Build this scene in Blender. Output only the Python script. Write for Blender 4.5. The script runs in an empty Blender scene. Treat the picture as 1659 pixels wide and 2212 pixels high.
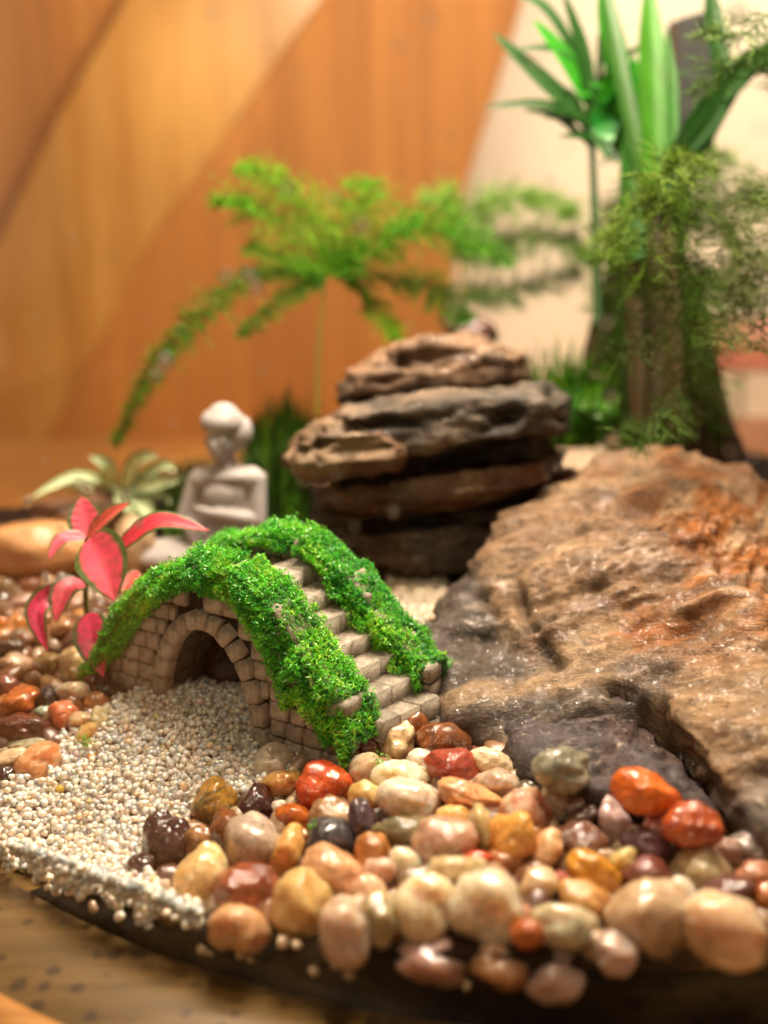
import bpy, bmesh, math, random
import numpy as np
from mathutils import Vector, Matrix
from mathutils.bvhtree import BVHTree

random.seed(7); rng = np.random.default_rng(11)
SC = bpy.context.scene
COL = SC.collection

# ------------------------------------------------------------------ camera
FOV = math.radians(50); PITCH = math.radians(18); CAMZ = 8.0
cam = bpy.data.cameras.new("camera"); camo = bpy.data.objects.new("camera", cam); COL.objects.link(camo)
camo.location = (0, 0, CAMZ); camo.rotation_euler = (math.radians(90) - PITCH, 0, 0)
cam.sensor_fit = 'VERTICAL'; cam.sensor_height = 36; cam.lens = 18 / math.tan(FOV / 2)
cam.clip_start = 0.1; cam.clip_end = 500
cam.dof.use_dof = True; cam.dof.focus_distance = 15.7; cam.dof.aperture_fstop = cam.lens * 1e-3 / 0.41
cam.dof.aperture_blades = 0
SC.camera = camo

# ------------------------------------------------------------------ world, lamps, exposure
w = bpy.data.worlds.new("World"); SC.world = w; w.use_nodes = True
w.node_tree.nodes["Background"].inputs[0].default_value = (1.0, 0.74, 0.52, 1)
w.node_tree.nodes["Background"].inputs[1].default_value = 0.12
SC.view_settings.view_transform = 'Standard'; SC.view_settings.look = 'None'
SC.view_settings.exposure = 0.0; SC.view_settings.gamma = 1.0

def lamp(name, kind, loc, power, col, size=0.4, target=None, spot=None, blend=0.5, shape=None, sy=None):
    l = bpy.data.lights.new(name, kind); l.energy = power; l.color = col
    if kind == 'AREA':
        l.size = size
        if sy: l.shape = 'RECTANGLE'; l.size_y = sy
    else: l.shadow_soft_size = size
    if kind == 'SPOT': l.spot_size = spot; l.spot_blend = blend
    o = bpy.data.objects.new(name, l); COL.objects.link(o); o.location = loc
    if target is not None:
        o.rotation_euler = (Vector(target) - Vector(loc)).to_track_quat('-Z', 'Y').to_euler()
    return o
WARM = (1.0, 0.83, 0.65)
for i in range(6):                                   # the lid lamp is a panel of small warm LEDs
    a = (i % 3 - 1) * 3.2; b = (i // 3 - .5) * 4.5
    lamp("led_lamp", 'POINT', (1.2 + a, 20.8 + b + 0.15 * a, 19.3 + 0.1 * a), 6200, WARM, 0.32)
lamp("added_front_fill", 'AREA', (-16, -14, 46), 6500, (1.0, 0.74, 0.50), 16, target=(0, 16, 0))  # added fill from behind the camera, not a lamp of the room
lamp("added_back_fill", 'AREA', (8, 16, 52), 9000, (1.0, 0.76, 0.52), 10, target=(4, 52, 6))  # unseen, added to light the wood backdrop

lamp("added_wall_fill", 'AREA', (22, 38, 44), 19000, (1.0, 0.88, 0.72), 8, target=(14, 60, 6))  # unseen, added to brighten the cream wall
SC.cycles.use_denoising = True
SC.cycles.denoiser = 'OPENIMAGEDENOISE'
SC.cycles.max_bounces = 8; SC.cycles.diffuse_bounces = 5; SC.cycles.glossy_bounces = 3
SC.cycles.transmission_bounces = 5; SC.cycles.transparent_max_bounces = 24
SC.cycles.caustics_reflective = False; SC.cycles.caustics_refractive = False
SC.cycles.sample_clamp_indirect = 6
SC.cycles.sample_clamp_direct = 0

# ------------------------------------------------------------------ measuring (photo point -> place)
FPX = 1106 / math.tan(FOV / 2)
CP, SP = math.cos(PITCH), math.sin(PITCH)
def ray(x, y):
    u = (x - 829.5) / FPX; v = (1106 - y) / FPX
    return np.array([u, CP + v * SP, -SP + v * CP])
def atd(x, y, t):                                   # point at depth t
    return Vector(ray(x, y) * t + np.array([0, 0, CAMZ]))
def aty(x, y, yy):
    d = ray(x, y); return atd(x, y, yy / d[1])
BC = (3.0, 22.6); BR = 13.0                         # bowl centre and radius
def tcyl(x, y, r=BR):
    d = ray(x, y); ox, oy = -BC[0], -BC[1]
    a = d[0]**2 + d[1]**2; b = 2 * (ox * d[0] + oy * d[1]); c = ox * ox + oy * oy - r * r
    q = b * b - 4 * a * c
    return (-b - math.sqrt(q)) / (2 * a) if q > 0 else None
def ground(x, y):
    a = np.clip((15.8 - y) / 3.4, 0, 1); b = np.clip((1.0 - x) / 5.5, 0, 1.15)
    m = -1.05 * (a * a * (3 - 2 * a)) ** 0.8 * b
    k = np.clip((y - 25.5) / 7, 0, 1) * np.clip((3.5 - x) / 4, 0.35, 1)
    return m - 1.3 * k
def atg(x, y, dz=0.0, rad=0.0):                     # point on the ground (or against the glass)
    d = ray(x, y); tc = tcyl(x, y)
    t = 8.0
    while t < 60:
        if CAMZ + d[2] * t <= ground(d[0] * t, d[1] * t) + dz: break
        t += 0.03
    if tc: t = max(t, tc + rad)
    return atd(x, y, t), t

# ------------------------------------------------------------------ noise
def _h(i, j, k, s):
    n = (i * 374761393 + j * 668265263 + k * 2147483647 + s * 1274126177) & 0xffffffff
    n = ((n ^ (n >> 13)) * 1274126177) & 0xffffffff
    n = (n ^ (n >> 16)) & 0xffffffff
    return n / 4294967295.0
def vnoise(P, s=0):
    P = np.asarray(P, float); I = np.floor(P).astype(np.int64); F = P - I; F = F * F * (3 - 2 * F)
    i, j, k = I[:, 0], I[:, 1], I[:, 2]; r = 0
    for a in (0, 1):
        for b in (0, 1):
            for c in (0, 1):
                wgt = (F[:, 0] if a else 1 - F[:, 0]) * (F[:, 1] if b else 1 - F[:, 1]) * (F[:, 2] if c else 1 - F[:, 2])
                r = r + wgt * _h(i + a, j + b, k + c, s)
    return r * 2 - 1
def fbm(P, o=4, s=0, g=0.5):
    r = 0; a = 1; P = np.asarray(P, float)
    for i in range(o):
        r = r + a * vnoise(P * 2 ** i, s + i * 17); a *= g
    return r
def ridge(P, o=4, s=0):
    r = 0; a = 1; P = np.asarray(P, float)
    for i in range(o):
        r = r + a * (1 - 2 * np.abs(vnoise(P * 2 ** i, s + i * 13))); a *= 0.5
    return r

# ------------------------------------------------------------------ objects
def srgb(h, k=1.0):
    h = h.lstrip('#'); c = [int(h[i:i + 2], 16) / 255 for i in (0, 2, 4)]
    return tuple((x / 12.92 if x <= 0.04045 else ((x + 0.055) / 1.055) ** 2.4) * k for x in c)
def link(o, parent=None):
    COL.objects.link(o)
    if parent is not None: o.parent = parent
    return o
def mesh_np(name, V, F, mat=None, parent=None, smooth=True, col=None, mesh_only=False):
    me = bpy.data.meshes.new(name)
    V = np.asarray(V, np.float32); F = np.asarray(F, np.int32)
    me.vertices.add(len(V)); me.vertices.foreach_set("co", V.ravel())
    n = F.shape[1]
    me.loops.add(F.size); me.loops.foreach_set("vertex_index", F.ravel())
    me.polygons.add(len(F)); me.polygons.foreach_set("loop_start", np.arange(0, F.size, n, dtype=np.int32))
    me.polygons.foreach_set("use_smooth", np.full(len(F), smooth))
    me.update(calc_edges=True); me.validate()
    if col is not None:
        a = me.color_attributes.new("Col", 'FLOAT_COLOR', 'POINT')
        c = np.ones((len(V), 4), np.float32); c[:, :3] = col; a.data.foreach_set("color", c.ravel())
    if mat: me.materials.append(mat)
    if mesh_only: return me
    o = bpy.data.objects.new(name, me); return link(o, parent)
def tag(o, label=None, cat=None, group=None, kind=None):
    if label: o["label"] = label
    if cat: o["category"] = cat
    if group: o["group"] = group
    if kind: o["kind"] = kind
    return o
def empty(name, loc, label, cat, group=None):
    o = bpy.data.objects.new(name, None); o.location = loc; o.empty_display_size = 0.2
    link(o); return tag(o, label, cat, group)
def ico(n):
    bm = bmesh.new(); bmesh.ops.create_icosphere(bm, subdivisions=n, radius=1)
    V = np.array([v.co[:] for v in bm.verts]); F = np.array([[v.index for v in f.verts] for f in bm.faces]); bm.free()
    return V, F
ICO = {n: ico(n) for n in (1, 2, 3, 4)}
def subdiv(V, F, times):
    for _ in range(times):
        E = np.sort(np.concatenate([F[:, [0, 1]], F[:, [1, 2]], F[:, [2, 0]]]), 1)
        U, inv = np.unique(E, axis=0, return_inverse=True); inv = inv.reshape(-1)
        M = V[U[:, 0]] + V[U[:, 1]]; M /= np.linalg.norm(M, axis=1)[:, None]
        n = len(V); m = len(F); a, b, c = inv[:m] + n, inv[m:2 * m] + n, inv[2 * m:] + n
        F = np.concatenate([np.stack([F[:, 0], a, c], 1), np.stack([a, F[:, 1], b], 1), np.stack([c, b, F[:, 2]], 1), np.stack([a, b, c], 1)])
        V = np.concatenate([V, M])
    return V, F
ICO[7] = subdiv(*ICO[4], 3); ICO[6] = subdiv(*ICO[4], 2); ICO[5] = subdiv(*ICO[4], 1)

# ------------------------------------------------------------------ materials
def newmat(name):
    m = bpy.data.materials.new(name); m.use_nodes = True
    nt = m.node_tree; b = nt.nodes["Principled BSDF"]
    return m, nt, b
def N(nt, t, **kw):
    n = nt.nodes.new(t)
    for k, v in kw.items(): setattr(n, k, v)
    return n
def L(nt, a, b): nt.links.new(a, b)
def coords(nt, kind='Object'): return N(nt, 'ShaderNodeTexCoord').outputs[kind]
def mapping(nt, src, scale=(1, 1, 1), rot=(0, 0, 0)):
    m = N(nt, 'ShaderNodeMapping'); m.inputs['Scale'].default_value = scale; m.inputs['Rotation'].default_value = rot
    L(nt, src, m.inputs[0]); return m.outputs[0]
def noise(nt, src, sc, det=4, rough=0.55, dist=0.0):
    n = N(nt, 'ShaderNodeTexNoise'); n.inputs['Scale'].default_value = sc; n.inputs['Detail'].default_value = det
    n.inputs['Roughness'].default_value = rough; n.inputs['Distortion'].default_value = dist
    L(nt, src, n.inputs['Vector']); return n.outputs['Fac']
def ramp(nt, fac, stops):
    r = N(nt, 'ShaderNodeValToRGB'); e = r.color_ramp.elements
    while len(e) < len(stops): e.new(0.5)
    for x, (p, c) in zip(e, stops): x.position = p; x.color = (*c, 1) if len(c) == 3 else c
    L(nt, fac, r.inputs[0]); return r.outputs[0]
def mix(nt, fac, a, b, mode='MIX'):
    m = N(nt, 'ShaderNodeMix', data_type='RGBA', blend_type=mode)
    for s, v in ((m.inputs[0], fac), (m.inputs[6], a), (m.inputs[7], b)):
        if hasattr(v, 'is_linked'): L(nt, v, s)
        elif isinstance(v, (int, float)): s.default_value = v
        else: s.default_value = (*v, 1)
    return m.outputs[2]
def bump(nt, h, b, strength=0.3, dist=0.05, prev=None):
    n = N(nt, 'ShaderNodeBump'); n.inputs['Strength'].default_value = strength; n.inputs['Distance'].default_value = dist
    L(nt, h, n.inputs['Height'])
    if prev: L(nt, prev, n.inputs['Normal'])
    if b is not None: L(nt, n.outputs[0], b.inputs['Normal'])
    return n.outputs[0]
G3 = lambda v: (v, v, v)

def pebble_mat(name, sss, rough, wob, tr=0.0):
    m, nt, b = newmat(name); oi = N(nt, 'ShaderNodeObjectInfo')
    add = N(nt, 'ShaderNodeVectorMath', operation='ADD'); L(nt, coords(nt), add.inputs[0])
    mul = N(nt, 'ShaderNodeMath', operation='MULTIPLY'); L(nt, oi.outputs['Random'], mul.inputs[0]); mul.inputs[1].default_value = 50
    L(nt, mul.outputs[0], add.inputs[1]); v = add.outputs[0]
    at = N(nt, 'ShaderNodeAttribute', attribute_type='OBJECT', attribute_name='tint')
    f = ramp(nt, noise(nt, v, 2.6, 5, 0.6, 0.8), [(0.42, G3(0)), (0.6, G3(1))])
    c = mix(nt, f, oi.outputs['Color'], at.outputs['Color'])
    f2 = ramp(nt, noise(nt, v, 12, 6, 0.7), [(0.30, G3(0.62)), (0.62, G3(1.12))])
    c = mix(nt, 1.0, c, f2, 'MULTIPLY')
    sp = ramp(nt, noise(nt, v, 6.5, 3, 0.6), [(0.67, G3(0)), (0.72, G3(0.75))])
    c = mix(nt, sp, c, mix(nt, 0.75, c, (0.05, 0.03, 0.02)))
    L(nt, c, b.inputs['Base Color'])
    b.inputs['Roughness'].default_value = rough; b.inputs['Transmission Weight'].default_value = tr
    b.inputs['Coat Weight'].default_value = 1.0; b.inputs['Coat Roughness'].default_value = 0.11; b.inputs['Coat IOR'].default_value = 1.7; b.inputs['Specular IOR Level'].default_value = 0.12
    b.inputs['Subsurface Weight'].default_value = sss; b.inputs['Subsurface Radius'].default_value = (1.0, 0.66, 0.42); b.inputs['Subsurface Scale'].default_value = 0.42
    n1 = bump(nt, noise(nt, v, 8, 7, 0.7), None, wob * 1.2, 0.06)
    L(nt, bump(nt, noise(nt, v, 40, 3, 0.6), None, wob * 0.5, 0.012, n1), b.inputs['Normal'])
    nc = bump(nt, noise(nt, v, 6.5, 2, 0.5), None, 0.6 + wob * .5, 0.07)
    L(nt, nc, b.inputs['Coat Normal'])
    return m
M_STONE = pebble_mat("wet_stone", 0.0, 0.42, 0.5)
M_QUARTZ = pebble_mat("wet_quartz", 0.95, 0.42, 0.3, 0.06)
M_ROUGH = pebble_mat("rough_stone", 0.0, 0.5, 1.0)

def col_mat(name, rough=0.5, sss=0.0, coat=0.0, bsc=10, bstr=0.4, bdist=0.03, spec=0.5, trans=0.0, scl=0.05, var=0.35):
    m, nt, b = newmat(name); at = N(nt, 'ShaderNodeAttribute', attribute_name='Col'); v = coords(nt)
    f2 = ramp(nt, noise(nt, v, bsc * 0.7, 6, 0.7), [(0.3, G3(1 - var)), (0.66, G3(1 + var * 0.5))])
    L(nt, mix(nt, 1.0, at.outputs['Color'], f2, 'MULTIPLY'), b.inputs['Base Color'])
    b.inputs['Roughness'].default_value = rough; b.inputs['Coat Weight'].default_value = coat; b.inputs['Coat Roughness'].default_value = 0.2; b.inputs['Coat IOR'].default_value = 1.8
    b.inputs['Subsurface Weight'].default_value = sss; b.inputs['Subsurface Scale'].default_value = scl; b.inputs['Subsurface Radius'].default_value = (1, 0.7, 0.5)
    b.inputs['Specular IOR Level'].default_value = spec
    n1 = bump(nt, noise(nt, v, bsc, 7, 0.68), None, bstr, bdist)
    L(nt, n1, b.inputs['Normal']); L(nt, n1, b.inputs['Coat Normal'])
    return m
M_GRAIN = col_mat("sand_grain", 0.35, 0.9, 1.0, 6, 0.1, 0.01, scl=0.09, var=0.06)
M_GRAVEL = col_mat("gravel_filler", 0.35, 0.1, 0.6, 8, 0.4, 0.03)
M_MOSS = col_mat("moss_foam", 0.4, 0.25, 0.3, 30, 0.2, 0.01, scl=0.05, var=0.3)
M_FERN = col_mat("fern_needle", 0.6, 0.0, 0.0, 4, 0.0, 0.01, spec=0.15, var=0.2)
M_LEAF = col_mat("leaf", 0.45, 0.15, 0.05, 14, 0.3, 0.01, scl=0.06, var=0.2)
M_CORE = col_mat("mortar", 0.8, 0.0, 0.0, 14, 0.6, 0.03)

def brick_mat(name="carved_stone", k=1.0):
    m, nt, b = newmat(name); oi = N(nt, 'ShaderNodeObjectInfo'); v = coords(nt)
    f = noise(nt, v, 5, 6, 0.65)
    c = ramp(nt, f, [(0.28, srgb('6c6258', 0.9 * k)), (0.48, srgb('b0a292', 0.98 * k)), (0.75, srgb('d6cabc', 0.98 * k))])
    r = ramp(nt, oi.outputs['Random'], [(0, G3(0.78)), (1, G3(1.1))])
    c = mix(nt, 1.0, c, r, 'MULTIPLY')
    sp = ramp(nt, noise(nt, v, 34, 2, 0.5), [(0.7, G3(0)), (0.74, G3(0.6))])
    c = mix(nt, sp, c, (0.06, 0.05, 0.045))
    L(nt, c, b.inputs['Base Color']); b.inputs['Roughness'].default_value = 0.62
    b.inputs['Specular IOR Level'].default_value = 0.35
    n1 = bump(nt, noise(nt, v, 11, 7, 0.72), None, 1.0, 0.05)
    L(nt, n1, b.inputs['Normal']); return m
M_BRICK = brick_mat(); M_LINING = plain_mat_shaded = brick_mat("shaded_stone", 0.4)  # lining is the same stone darkened: arch shade put into its colour

def rock_mat(name, sc, streak, glint=0.9):
    m, nt, b = newmat(name); v = coords(nt); at = N(nt, 'ShaderNodeAttribute', attribute_name='Col')
    vs = mapping(nt, v, streak, (0.25, -0.15, 0.5))
    f = ramp(nt, noise(nt, vs, sc, 8, 0.68, 0.6), [(0.32, G3(0.38)), (0.48, G3(0.85)), (0.64, G3(1.4))])
    c = mix(nt, 1.0, at.outputs['Color'], f, 'MULTIPLY')
    wv = ramp(nt, noise(nt, vs, sc * 2.3, 6, 0.7, 1.2), [(0.58, G3(0)), (0.70, G3(0.7))])
    c = mix(nt, wv, c, srgb('d8bfa0', 0.9))
    dk = ramp(nt, noise(nt, v, sc * 5, 5, 0.7), [(0.56, G3(0)), (0.68, G3(0.75))])
    c = mix(nt, dk, c, (0.055, 0.03, 0.018))
    L(nt, c, b.inputs['Base Color'])
    rr = ramp(nt, noise(nt, v, sc * 3, 4, 0.6), [(0.35, G3(0.38)), (0.65, G3(0.7))])
    L(nt, rr, b.inputs['Roughness']); wt = ramp(nt, noise(nt, v, sc * 2.2, 5, 0.7), [(0.43, G3(0.03)), (0.62, G3(glint * .75))]); L(nt, wt, b.inputs['Coat Weight']); b.inputs['Coat Roughness'].default_value = 0.11; b.inputs['Coat IOR'].default_value = 1.8; b.inputs['Specular IOR Level'].default_value = 0.15
    n1 = bump(nt, noise(nt, vs, sc * 1.6, 8, 0.72, 0.4), None, 0.9, 0.12)
    n2 = bump(nt, noise(nt, v, sc * 7, 6, 0.7), None, 0.9, 0.045, n1)
    nc = bump(nt, noise(nt, v, sc * 6.8, 2, 0.55), None, 1.0, 0.075)
    L(nt, n2, b.inputs['Normal']); L(nt, nc, b.inputs['Coat Normal'])
    return m
M_BOULDER = rock_mat("wet_quartzite", 1.5, (0.55, 1.6, 2.6))
M_SLATE = rock_mat("wet_slate", 1.8, (0.5, 1.2, 3.2), 0.6)
M_LAYER = rock_mat("layered_rock", 1.1, (0.6, 0.8, 2.6), 0.5)

def wood_mat(name, dark, mid, light, scale, rot, rough=0.35, spots=False, coat=0.2):
    m, nt, b = newmat(name); v = coords(nt); vs = mapping(nt, v, scale, rot)
    c = ramp(nt, noise(nt, vs, 1.0, 8, 0.6, 0.5), [(0.3, dark), (0.5, mid), (0.72, light)])
    fine = ramp(nt, noise(nt, vs, 6.0, 4, 0.6), [(0.3, G3(0.86)), (0.7, G3(1.08))])
    c = mix(nt, 1.0, c, fine, 'MULTIPLY')
    if spots:  # shadows of the glass droplets, painted as dark spots in the wood colour
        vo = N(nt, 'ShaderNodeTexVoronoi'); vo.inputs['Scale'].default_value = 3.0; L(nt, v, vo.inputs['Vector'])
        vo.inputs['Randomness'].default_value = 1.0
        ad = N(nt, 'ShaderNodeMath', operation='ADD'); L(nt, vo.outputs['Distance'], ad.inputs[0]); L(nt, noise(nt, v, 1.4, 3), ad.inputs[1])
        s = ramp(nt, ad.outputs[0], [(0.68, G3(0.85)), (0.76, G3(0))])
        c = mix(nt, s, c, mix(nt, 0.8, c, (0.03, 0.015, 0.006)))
    L(nt, c, b.inputs['Base Color']); b.inputs['Roughness'].default_value = rough
    b.inputs['Coat Weight'].default_value = coat; b.inputs['Coat Roughness'].default_value = 0.3
    return m
def plain_mat(name, c, rough=0.6, var=0.1, sc=0.3, coat=0.0):
    m, nt, b = newmat(name); v = coords(nt)
    f = ramp(nt, noise(nt, v, sc, 4, 0.6), [(0.3, tuple(x * (1 - var) for x in c)), (0.7, tuple(x * (1 + var) for x in c))])
    L(nt, f, b.inputs['Base Color']); b.inputs['Roughness'].default_value = rough; b.inputs['Coat Weight'].default_value = coat
    return m

# ------------------------------------------------------------------ setting: table, wall, wood
def prism_y(name, pts, y0, y1, mat, parent=None):     # outline in x,z standing between two depths
    n = len(pts); V = [(x, y0, z) for x, z in pts] + [(x, y1, z) for x, z in pts]
    me = bpy.data.meshes.new(name)
    F = [tuple(range(n))[::-1], tuple(range(n, 2 * n))] + [(i, (i + 1) % n, (i + 1) % n + n, i + n) for i in range(n)]
    me.from_pydata(V, [], F); me.materials.append(mat); me.update()
    bm = bmesh.new(); bm.from_mesh(me); bmesh.ops.recalc_face_normals(bm, faces=bm.faces); bm.to_mesh(me); bm.free()
    return link(bpy.data.objects.new(name, me), parent)
TABZ = -3.6
M_TABLE = plain_mat("table_top_finish", srgb('a8703c'), 0.5, 0.15, 0.2)
V = [(-120, -30, TABZ), (120, -30, TABZ), (120, 60, TABZ), (-120, 60, TABZ)]
tag(mesh_np("table_top", V, [(0, 1, 2, 3)], M_TABLE, smooth=False), kind='structure')
M_WALL = plain_mat("cream_paint", srgb('faf0de', 1.0), 0.7, 0.03, 0.1)
V = [(-120, 60, TABZ), (120, 60, TABZ), (120, 60, 90), (-120, 60, 90)]
tag(mesh_np("wall", V, [(0, 1, 2, 3)], M_WALL, smooth=False), kind='structure')
M_PANEL = wood_mat("orange_veneer", srgb('a4642a', 0.85), srgb('b67434', 0.88), srgb('c4823c', 0.92), (0.7, 0.7, 0.03), (0, 0, 0), 0.7, coat=0.0)
def xz(px, py, yy):
    p = aty(px, py, yy); return (p.x, p.z)
pts = [xz(-500, 2000, 46), xz(-500, -400, 46), xz(1250, -400, 46), xz(1130, 0, 46), xz(1060, 230, 46), xz(1005, 400, 46), xz(965, 700, 46), xz(950, 1060, 46), xz(950, 2000, 46)]
pts = [(x, max(z, TABZ)) for x, z in pts]
tag(prism_y("wooden_panel", pts, 46, 47.6, M_PANEL), "tall orange wood veneer panel standing behind the terrarium", "panel")
M_REFLECTION = wood_mat("reflection_veneer", srgb('b87c3a', 0.85), srgb('c48c48', 0.88), srgb('ce9a56', 0.9), (0.8, 0.8, 0.05), (0, 0, 0), 0.32, coat=0.5)
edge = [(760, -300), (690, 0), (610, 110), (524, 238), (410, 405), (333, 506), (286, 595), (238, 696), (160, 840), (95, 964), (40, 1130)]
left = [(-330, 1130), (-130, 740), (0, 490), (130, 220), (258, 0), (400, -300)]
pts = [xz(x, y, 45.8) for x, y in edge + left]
tag(prism_y("glass_reflection", pts, 45.8, 45.97, M_REFLECTION), "pale curved glass reflection built as a glossy wood board before the orange panel", "board")  # reflection in the curved glass, modelled as a solid lighter board
lamp("added_highlight_spot", 'SPOT', tuple(aty(430, -500, 30)), 7500, (1, 0.88, 0.6), 1.0, target=tuple(aty(420, 150, 45)), spot=math.radians(26), blend=1.0)  # added unseen spot that makes the highlight on this band
# dark strip seam to the left of the board-shaped glass reflection
sm = [(258, 0), (130, 220), (0, 490), (-130, 740), (-144, 738), (-14, 484), (117, 214), (246, -6), (390, -300), (400, -300)]
tag(prism_y("reflection_edge_strip", [xz(x, y, 45.2) for x, y in sm], 45.2, 45.85, plain_mat("reflection_dark_edge", srgb('8a5522'), 0.5)), "thin dark strip along the left side of the built glass reflection", "strip")
# white box with a red band on the table, right
bx = empty("storage_box", (0, 0, 0), "blurred white box with red band at far right edge", "box")
M_WB = plain_mat("white_card", srgb('e8dccc'), 0.5); M_RB = plain_mat("red_card", srgb('cc8070'), 0.5)
def rect(a, b, c, d, yy): return [xz(a, d, yy), xz(a, b, yy), xz(c, b, yy), xz(c, d, yy)]
prism_y("body", rect(1530, 790, 1800, 900, 44), 44, 50, M_WB, bx)
prism_y("lid_band", rect(1500, 735, 1800, 789, 44), 43.7, 50, M_RB, bx)
prism_y("post", rect(1590, 791, 1606, 899, 44), 43.9, 43.98, plain_mat("grey_card", srgb('b8a898')), bx)
prism_y("base_board", rect(1500, 901, 1800, 990, 44), 43.8, 50.2, plain_mat("pink_card", srgb('b88a70')), bx)

# wooden tray under the glass
def lathe(prof, n=160, centre=(0, 0)):
    V = []; F = []
    for i in range(n):
        a = 2 * math.pi * i / n
        for r, z in prof: V.append((centre[0] + r * math.cos(a), centre[1] + r * math.sin(a), z))
    m = len(prof)
    for i in range(n):
        for j in range(m - 1):
            p = i * m + j; q = ((i + 1) % n) * m + j; F.append((p, q, q + 1, p + 1))
    return V, F
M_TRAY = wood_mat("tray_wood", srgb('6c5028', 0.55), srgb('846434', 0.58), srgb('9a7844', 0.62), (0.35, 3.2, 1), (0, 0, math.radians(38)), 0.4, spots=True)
tray = empty("round_tray", (BC[0], BC[1], TABZ), "round wooden tray with painted droplet-shadow spots beneath the glass bowl", "tray")
V, F = lathe([(0.01, -1.32 - TABZ), (12.9, -1.30 - TABZ), (13.0, -1.13 - TABZ), (13.6, -1.14 - TABZ), (14.35, -1.18 - TABZ), (14.62, -1.30 - TABZ), (14.7, -1.6 - TABZ), (14.4, -2.6 - TABZ), (13.6, 0.01), (0.01, 0.01)])
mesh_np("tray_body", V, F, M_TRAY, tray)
V, F = lathe([(14.36, -1.175 - TABZ), (14.5, -1.13 - TABZ), (14.72, -1.17 - TABZ), (14.84, -1.42 - TABZ), (14.72, -1.6 - TABZ)])
mesh_np("rim", V, F, wood_mat("rim_wood", srgb('94602c'), srgb('b47c40'), srgb('cc985c'), (0.35, 3.2, 1), (0, 0, math.radians(38)), 0.35), tray)

# soil body with a side wall against the glass
nr, na = 90, 360
V = []; F = []; RI = BR - 0.06
for i in range(nr + 1):
    r = RI * (i / nr) ** 0.7
    for j in range(na):
        a = 2 * math.pi * j / na; V.append((BC[0] + r * math.cos(a), BC[1] + r * math.sin(a), 0))
V = np.array(V); V[:, 2] = ground(V[:, 0], V[:, 1]) - 0.22 + 0.07 * fbm(V * 1.4, 4)
inner = len(V); sk = []
for k, z in enumerate((-0.75, -1.26)):
    for j in range(na):
        a = 2 * math.pi * j / na; sk.append((BC[0] + RI * math.cos(a), BC[1] + RI * math.sin(a), z))
sk = np.array(sk); top = V[nr * na:(nr + 1) * na, 2]
sk[:na, 2] = np.minimum(sk[:na, 2], top - 0.05)
V = np.concatenate([V, sk])
for i in range(nr + 2):
    for j in range(na):
        p = i * na + j; q = i * na + (j + 1) % na; F.append((p, q, q + na, p + na))
n3 = fbm(V * 3, 4)
c = np.array(srgb('180c05'))[None] * (1 + 0.5 * n3[:, None])
M_SOIL = col_mat("damp_soil", 0.9, 0, 0.0, 9, 1.0, 0.08, var=0.5, spec=0.15)
tag(mesh_np("soil", V, F, M_SOIL, col=np.clip(c, 0.004, 1)), kind='structure')

# ------------------------------------------------------------------ stones
def stone_shape(n, seed, facets, k, wob):
    V, F = ICO[n]; r = np.random.default_rng(seed)
    D = r.normal(size=(facets, 3)); D /= np.linalg.norm(D, axis=1)[:, None]; dd = r.uniform(0.72, 1.0, facets)
    dot = np.maximum(V @ D.T, 0) / dd
    rad = (np.sum(dot ** k, 1) + 1.0) ** (-1.0 / k)
    off = r.uniform(0, 90, 3)
    rad = rad * (1 + wob * fbm(V * 1.3 + off, 3, 5) + wob * 0.25 * fbm(V * 4 + off, 3, 9))
    P = V * rad[:, None]; lo, hi = P.min(0), P.max(0)
    return (P - (lo + hi) / 2) / ((hi - lo) / 2), F
VIEWS = {'A': (384, 1536, .43), 'B': (713, 1481, .3638), 'C': (1097, 1591, .3386), 'E': (0, 1207, .2315), 'F': (0, 1755.5, .496), 'G': (768, 1755.5, .537), 'D': (0, 0, 1)}
ALB = 0.98
def stone(view, cx, cy, w, h, rot, c1, c2, kind, label, n=4, dz=0.0, t=None, name="pebble", cat="pebble", group="pebbles of the gravel bed", depthk=0.9, seed=None):
    ox, oy, s = VIEWS[view]; X, Y, Wd, Hd = ox + cx * s, oy + cy * s, w * s, h * s
    seed = seed if seed is not None else int(X * 7 + Y * 13)
    if 'resting against the dark slate' in label: t = 14.0
    if 'vivid orange' in label: t = 13.45
    if 'rough rusty red' in label: t = 13.0
    p, tt = atg(X, Y, dz + 0.03, (Wd + Hd) / 4 / FPX * 10.5 * 0.92)
    if t: p, tt = atd(X, Y, t), t
    rx, rz = Wd * tt / FPX / 2 * 1.19, Hd * tt / FPX / 2 * 1.19; ry = (rx + rz) / 2 * depthk
    fk = {'q': (8, 12, 0.15), 'r': (5, 8, 0.13), 's': (9, 16, 0.17), 'a': (9, 30, 0.17)}[kind[0]]
    P, F = stone_shape(n, seed, *fk)
    mat = M_QUARTZ if kind[0] == 'q' else (M_ROUGH if len(kind) > 1 and kind[1] == 'x' else M_STONE)
    if kind == 'at': mat = M_QUARTZ
    a = math.radians(rot); ca, sa = math.cos(a), math.sin(a)
    P = P * np.array([rx, ry, rz])
    P = np.stack([P[:, 0] * ca - P[:, 2] * sa, P[:, 1], P[:, 0] * sa + P[:, 2] * ca], 1)
    if P.shape[0]:
        cpz, spz = math.cos(-PITCH), math.sin(-PITCH)
        P = np.stack([P[:, 0], P[:, 1] * cpz - P[:, 2] * spz, P[:, 1] * spz + P[:, 2] * cpz], 1)
    o = mesh_np(name, P, F, mat); o.location = p
    k = ALB; c1_, c2_ = srgb(c1, k), srgb(c2, k)
    if kind[0] == 'q': c1_ = tuple(x ** .74 for x in c1_); c2_ = tuple(x ** .84 for x in c2_)
    o.color = (*c1_, 1); o["tint"] = c2_
    return tag(o, label, cat, group)

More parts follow.
